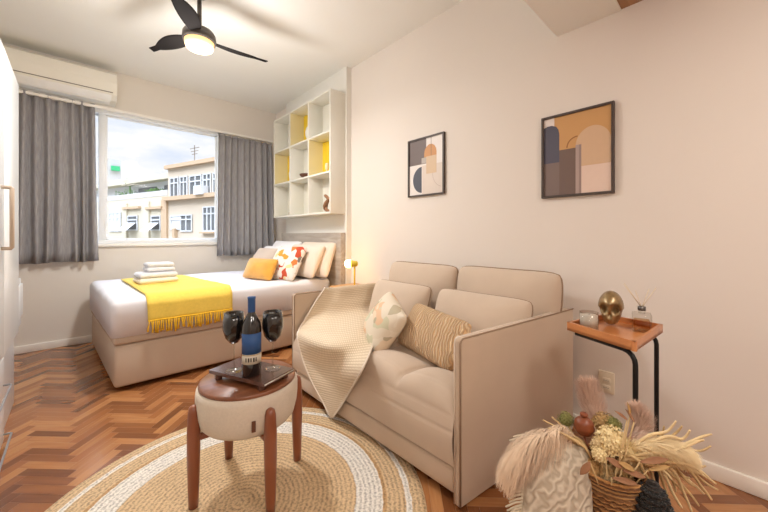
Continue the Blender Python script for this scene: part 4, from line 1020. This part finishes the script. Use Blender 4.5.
# right building
sR, zR = fac(230, 158)[0]-6, 0; sM = fac(168, 170)[0]
zr = fac(200, 163)[1]
BA = ftag('apartment_building', sR, sM, 'cream apartment building seen through the right half of the window')
fpart('wall', BA, sR, sM, -12, zr, -8, 0, 'cream')
c0 = fac(190, 197.5)[1]; fpart('cornice', BA, sR, sM+.05, c0-.12, c0+.12, 0, .35, 'corn')
fpart('parapet', BA, sR, sM, zr-.1, zr+.12, -.2, .25, 'corn')
fpart('roof_room', BA, sR+.5, fac(213, 150)[0], zr, zr+1.0, -5, -1.5, 'cream3')
def fwin(p, px0, px1, py0, py1, cols=2, mt='wing', rail=True):
    s1, za = fac(px0, py0); s0, zb = fac(px1, py1); z1 = fac((px0+px1)/2, py0)[1]; z0 = fac((px0+px1)/2, py1)[1]
    w = build('window', fbox(MB(), s0, s1, z0, z1, -.05, .03, mt), p)
    m = MB(); t_ = .07
    for k in range(cols+1): s = s0+(s1-s0)*k/cols; fbox(m, s-t_/2, s+t_/2, z0, z1, .03, .08, 'winw')
    for z in (z0, z1, z0+(z1-z0)*.72): fbox(m, s0-t_/2, s1+t_/2, z-t_/2, z+t_/2, .03, .08, 'winw')
    build('window_frame', m, w); return w
for a, b in ((171, 179), (181, 188), (190.5, 202), (204, 211.5), (214, 222)): fwin(BA, a, b, 178-(a-171)*.12, 197-(a-171)*.07, 2)
fwin(BA, 171.5, 181, 216, 229, 1, 'winw'); fwin(BA, 181.5, 192.5, 215, 231, 2); fwin(BA, 204, 216, 207, 231, 3)
s_, z_ = fac(205.5, 190); fpart('cooling_unit', BA, s_-.35, s_+.35, z_-.3, z_+.2, .05, .5, 'winw')
s_, z_ = fac(176.5, 233); fpart('small_hood', BA, s_-.12, s_+.12, z_-.3, z_+.3, .0, .2, 'corn')
fpart('window_ledge', BA, fac(217, 232)[0], fac(203, 232)[0], fac(210, 232)[1]-.08, fac(210, 232)[1], 0, .25, 'corn')
an = ftag('rooftop_antenna', sM-3, sM-2, 'thin television antenna on the roof of the cream building', 'antenna'); s_, z_ = fac(190, 164)
am_ = MB(); fbox(am_, s_-.02, s_+.02, z_-.1, fac(190, 144)[1], -.3, -.26, 'acd')
for k, hh in enumerate((147, 150, 153)): zz = fac(190, hh)[1]; fbox(am_, s_-.45+.1*k, s_+.45-.1*k, zz-.015, zz+.015, -.3, -.26, 'acd')
build('mast', am_, an)
# left building
sL = fac(60, 190)[0]; zl = fac(140, 180)[1]; zb = fac(140, 198)[1]; sLL = sL+10
BB = ftag('apartment_building', sM, sL, 'pale cream building with a planted balcony seen through the window')
fpart('lower_wall', BB, sM+.02, sLL, -12, zb, -8, 0, 'cream2')
fpart('upper_wall', BB, sM+.02, sLL, zb, zl+.05, -8, -.9, 'winw')
fpart('roof_slab', BB, sM+.02, sLL, zl-.05, zl+.30, -8, -.3, 'cream2')
fpart('balcony_wall', BB, sM+.02, sLL, zb, zb+.35, -.15, .02, 'cream3')
def upwin(px0, px1, mt='wing'):
    s1 = fac(px0, 190)[0]+.3; s0 = fac(px1, 190)[0]+.3; build('window', fbox(MB(), s0, s1, zb+.3, zl-.35, -.92, -.85, mt), BB)
upwin(127, 145); upwin(153, 163)
for a, b in ((128.5, 138), (152, 161)):
    w = fwin(BB, a, b, 216, 230, 1); s1, z1 = fac(a+.3, 223); s0, z0 = fac(b-.3, 231)
    m = MB(); n0 = 0; poly(m, [FP+FD*s0+FN*.1+Vector((0, 0, z1)), FP+FD*s1+FN*.1+Vector((0, 0, z1)), FP+FD*s1+FN*.7+Vector((0, 0, z0)), FP+FD*s0+FN*.7+Vector((0, 0, z0))], FN*.05, 'winw'); build('awning_sash', m, w)
fwin(BB, 110, 121.5, 213, 231, 3, 'winw')
for a in (126, 148, 165.5): s = fac(a, 220)[0]; fpart('pilaster', BB, s-.3, s+.3, -12, zb-.3, 0, .12, 'corn' if a > 160 else 'cream2')
for a, b in ((125, 141), (148, 164)): fpart('lintel', BB, fac(b, 208)[0], fac(a, 208)[0], fac((a+b)/2, 208)[1]-.08, fac((a+b)/2, 208)[1]+.08, 0, .2, 'corn')
rr = random.Random(5)
for k, px in enumerate((113, 115, 122, 124, 143, 147, 149, 150)):
    s, z = fac(px, 195); m = MB(); base = FP+FD*s+FN*-.5+Vector((0, 0, zb+.0)); hgt = rr.uniform(.2, .5) if px != 122 else 1.3
    vs, fs = [], []
    for j in range(60):
        o = Vector((rr.uniform(-1, 1), rr.uniform(-1, 1), rr.uniform(0, 1))); p = base+Vector((o.x*.35, o.y*.3, .25+o.z*hgt)); i0 = len(vs)
        e = Vector((rr.uniform(-1, 1), rr.uniform(-1, 1), rr.uniform(-.5, 1)))*.14; f_ = Vector((rr.uniform(-1, 1), rr.uniform(-1, 1), 0))*.06; vs += [p, p+e*.5+f_, p+e, p+e*.5-f_]; fs.append([i0, i0+1, i0+2, i0+3])
    m.add(vs, fs, 'plant', False); tube(m, [base, base+Vector((0, 0, .3+hgt*.6))], .04, 'plant', 6)
    tag(build('balcony_plant', m), 'small green plant on the balcony of the pale cream building', 'plant', 'plants on the far balcony')
# white tower with green sign further back
tw = thing('tower_block', FP+FD*22-FN*2+Vector((0, 0, -12)), 'distant white block with a green sign beyond the balcony building', 'building')
def pw(px, py, dist): d = ray(px, py); d = d/((d.x**2+d.y**2)**.5); return Vector((0, 0, HC))+d*dist
a_, b_, c_ = pw(88, 157, 48), pw(121, 160, 48), pw(121, 240, 48)
m = MB(); poly(m, [Vector((a_.x, a_.y, -12)), Vector((b_.x, b_.y, -12)), Vector((b_.x, b_.y, b_.z)), Vector((a_.x, a_.y, b_.z))], (0, 9, 0), 'tower'); build('wall', m, tw)
g0, g1 = pw(111, 165.5, 47.5), pw(120, 171, 47.5)
m = MB(); poly(m, [Vector((g0.x, g0.y, g1.z)), Vector((g1.x, g1.y, g1.z)), Vector((g1.x, g1.y, g0.z)), Vector((g0.x, g0.y, g0.z))], (0, .3, 0), 'green'); build('green_sign', m, tw)
m = MB(); box(m, (-60, D+1.0, -12.3), (60, 90, -12), 'street'); tag(build('street', m), kind='structure')

# ------------------------------------------------------------------ light
def lamp(name, kind, loc, energy, col, size=.1, rot=None, **k):
    l = bpy.data.lights.new(name, kind); l.energy = energy; l.color = col
    if kind == 'AREA': l.size = size; l.shape = k.get('shape', 'SQUARE'); l.size_y = k.get('sy', size)
    elif kind == 'SUN': l.angle = .02
    else: l.shadow_soft_size = size
    o = bpy.data.objects.new(name, l); C.objects.link(o); o.location = loc
    if rot: o.rotation_euler = rot
    return o
lamp('fan_lamp', 'AREA', (fc.x, fc.y, 2.285), 20, (1, .98, .96), .17, (0, 0, 0), shape='DISK')
lamp('fan_glow', 'POINT', (fc.x, fc.y, 2.08), 20, (1, .98, .96), .09)
lamp('bedside_lamp', 'POINT', (bc[0] if False else 1.72, 2.40, .80), 1.0, (1, .66, .32), .03)
# fill panels added over the entry, out of view, to brighten the room
for x, y, e in ((-.4, -.8, 16), (1.0, -.8, 13)):
    pn = thing('fill_panel', (x, y, 2.21), 'square fill panel added over the entry behind the camera', 'fill light', group='added entry fill panels')
    build('fill_frame', box(MB(), (x-.3, y-.3, 2.222), (x+.3, y+.3, 2.239), 'trim', .003), pn)
    lamp('entry_fill', 'AREA', (x, y, 2.215), e, (1, .93, .86), .5, (0, 0, 0))
sun = lamp('sun', 'SUN', (0, 0, 20), .5, (1, .95, .86)); sun.rotation_euler = Vector((.70, .45, -.75)).to_track_quat('-Z', 'Y').to_euler()

w = bpy.data.worlds.new('sky'); bpy.context.scene.world = w; w.use_nodes = True; nt = w.node_tree; L = nt.links
bg = nt.nodes['Background']
tc = node(nt, 'ShaderNodeTexCoord'); sp = node(nt, 'ShaderNodeSeparateXYZ'); L.new(tc.outputs['Generated'], sp.inputs[0])
r = ramp(nt, [(0, (240, 242, 246)), (.25, (208, 222, 244)), (1, (170, 196, 236))]); L.new(sp.outputs[2], r.inputs[0])
mp = node(nt, 'ShaderNodeMapping'); mp.inputs['Scale'].default_value = (3, 3, 9); L.new(tc.outputs['Generated'], mp.inputs[0])
nz = node(nt, 'ShaderNodeTexNoise'); nz.inputs['Scale'].default_value = 1.6; nz.inputs['Detail'].default_value = 6; L.new(mp.outputs[0], nz.inputs['Vector'])
r2 = ramp(nt, [(.42, (0, 0, 0)), (.62, (255, 255, 255))]); L.new(nz.outputs[0], r2.inputs[0])
mx = node(nt, 'ShaderNodeMix', data_type='RGBA'); L.new(r2.outputs[0], mx.inputs[0]); L.new(r.outputs[0], mx.inputs[6]); mx.inputs[7].default_value = lin((250, 250, 252))
L.new(mx.outputs[2], bg.inputs[0]); el = node(nt, 'ShaderNodeMapRange'); el.interpolation_type = 'SMOOTHSTEP'; el.inputs[1].default_value = .30; el.inputs[2].default_value = .60; el.inputs[3].default_value = SKY_LOW; el.inputs[4].default_value = SKY_HIGH
L.new(sp.outputs[2], el.inputs[0]); L.new(el.outputs[0], bg.inputs[1])

# ------------------------------------------------------------------ camera
cam = bpy.data.cameras.new('camera'); co = bpy.data.objects.new('camera', cam); C.objects.link(co)
cam.sensor_width = 36; cam.lens = F_/768*36; cam.shift_y = -(256-CY)/768; cam.clip_start = .02; cam.clip_end = 300
co.location = (0, 0, HC); co.rotation_euler = (PI/2, 0, -YAW)
sc = bpy.context.scene; sc.camera = co
sc.view_settings.view_transform = 'Standard'; sc.view_settings.look = 'None'; sc.view_settings.gamma = 1; sc.view_settings.use_curve_mapping = False
sc.view_settings.exposure = 0.36
sc.cycles.max_bounces = 10; sc.cycles.diffuse_bounces = 6; sc.cycles.transmission_bounces = 8; sc.cycles.use_denoising = True
sc.cycles.caustics_reflective = False; sc.cycles.caustics_refractive = False; sc.cycles.sample_clamp_indirect = 6
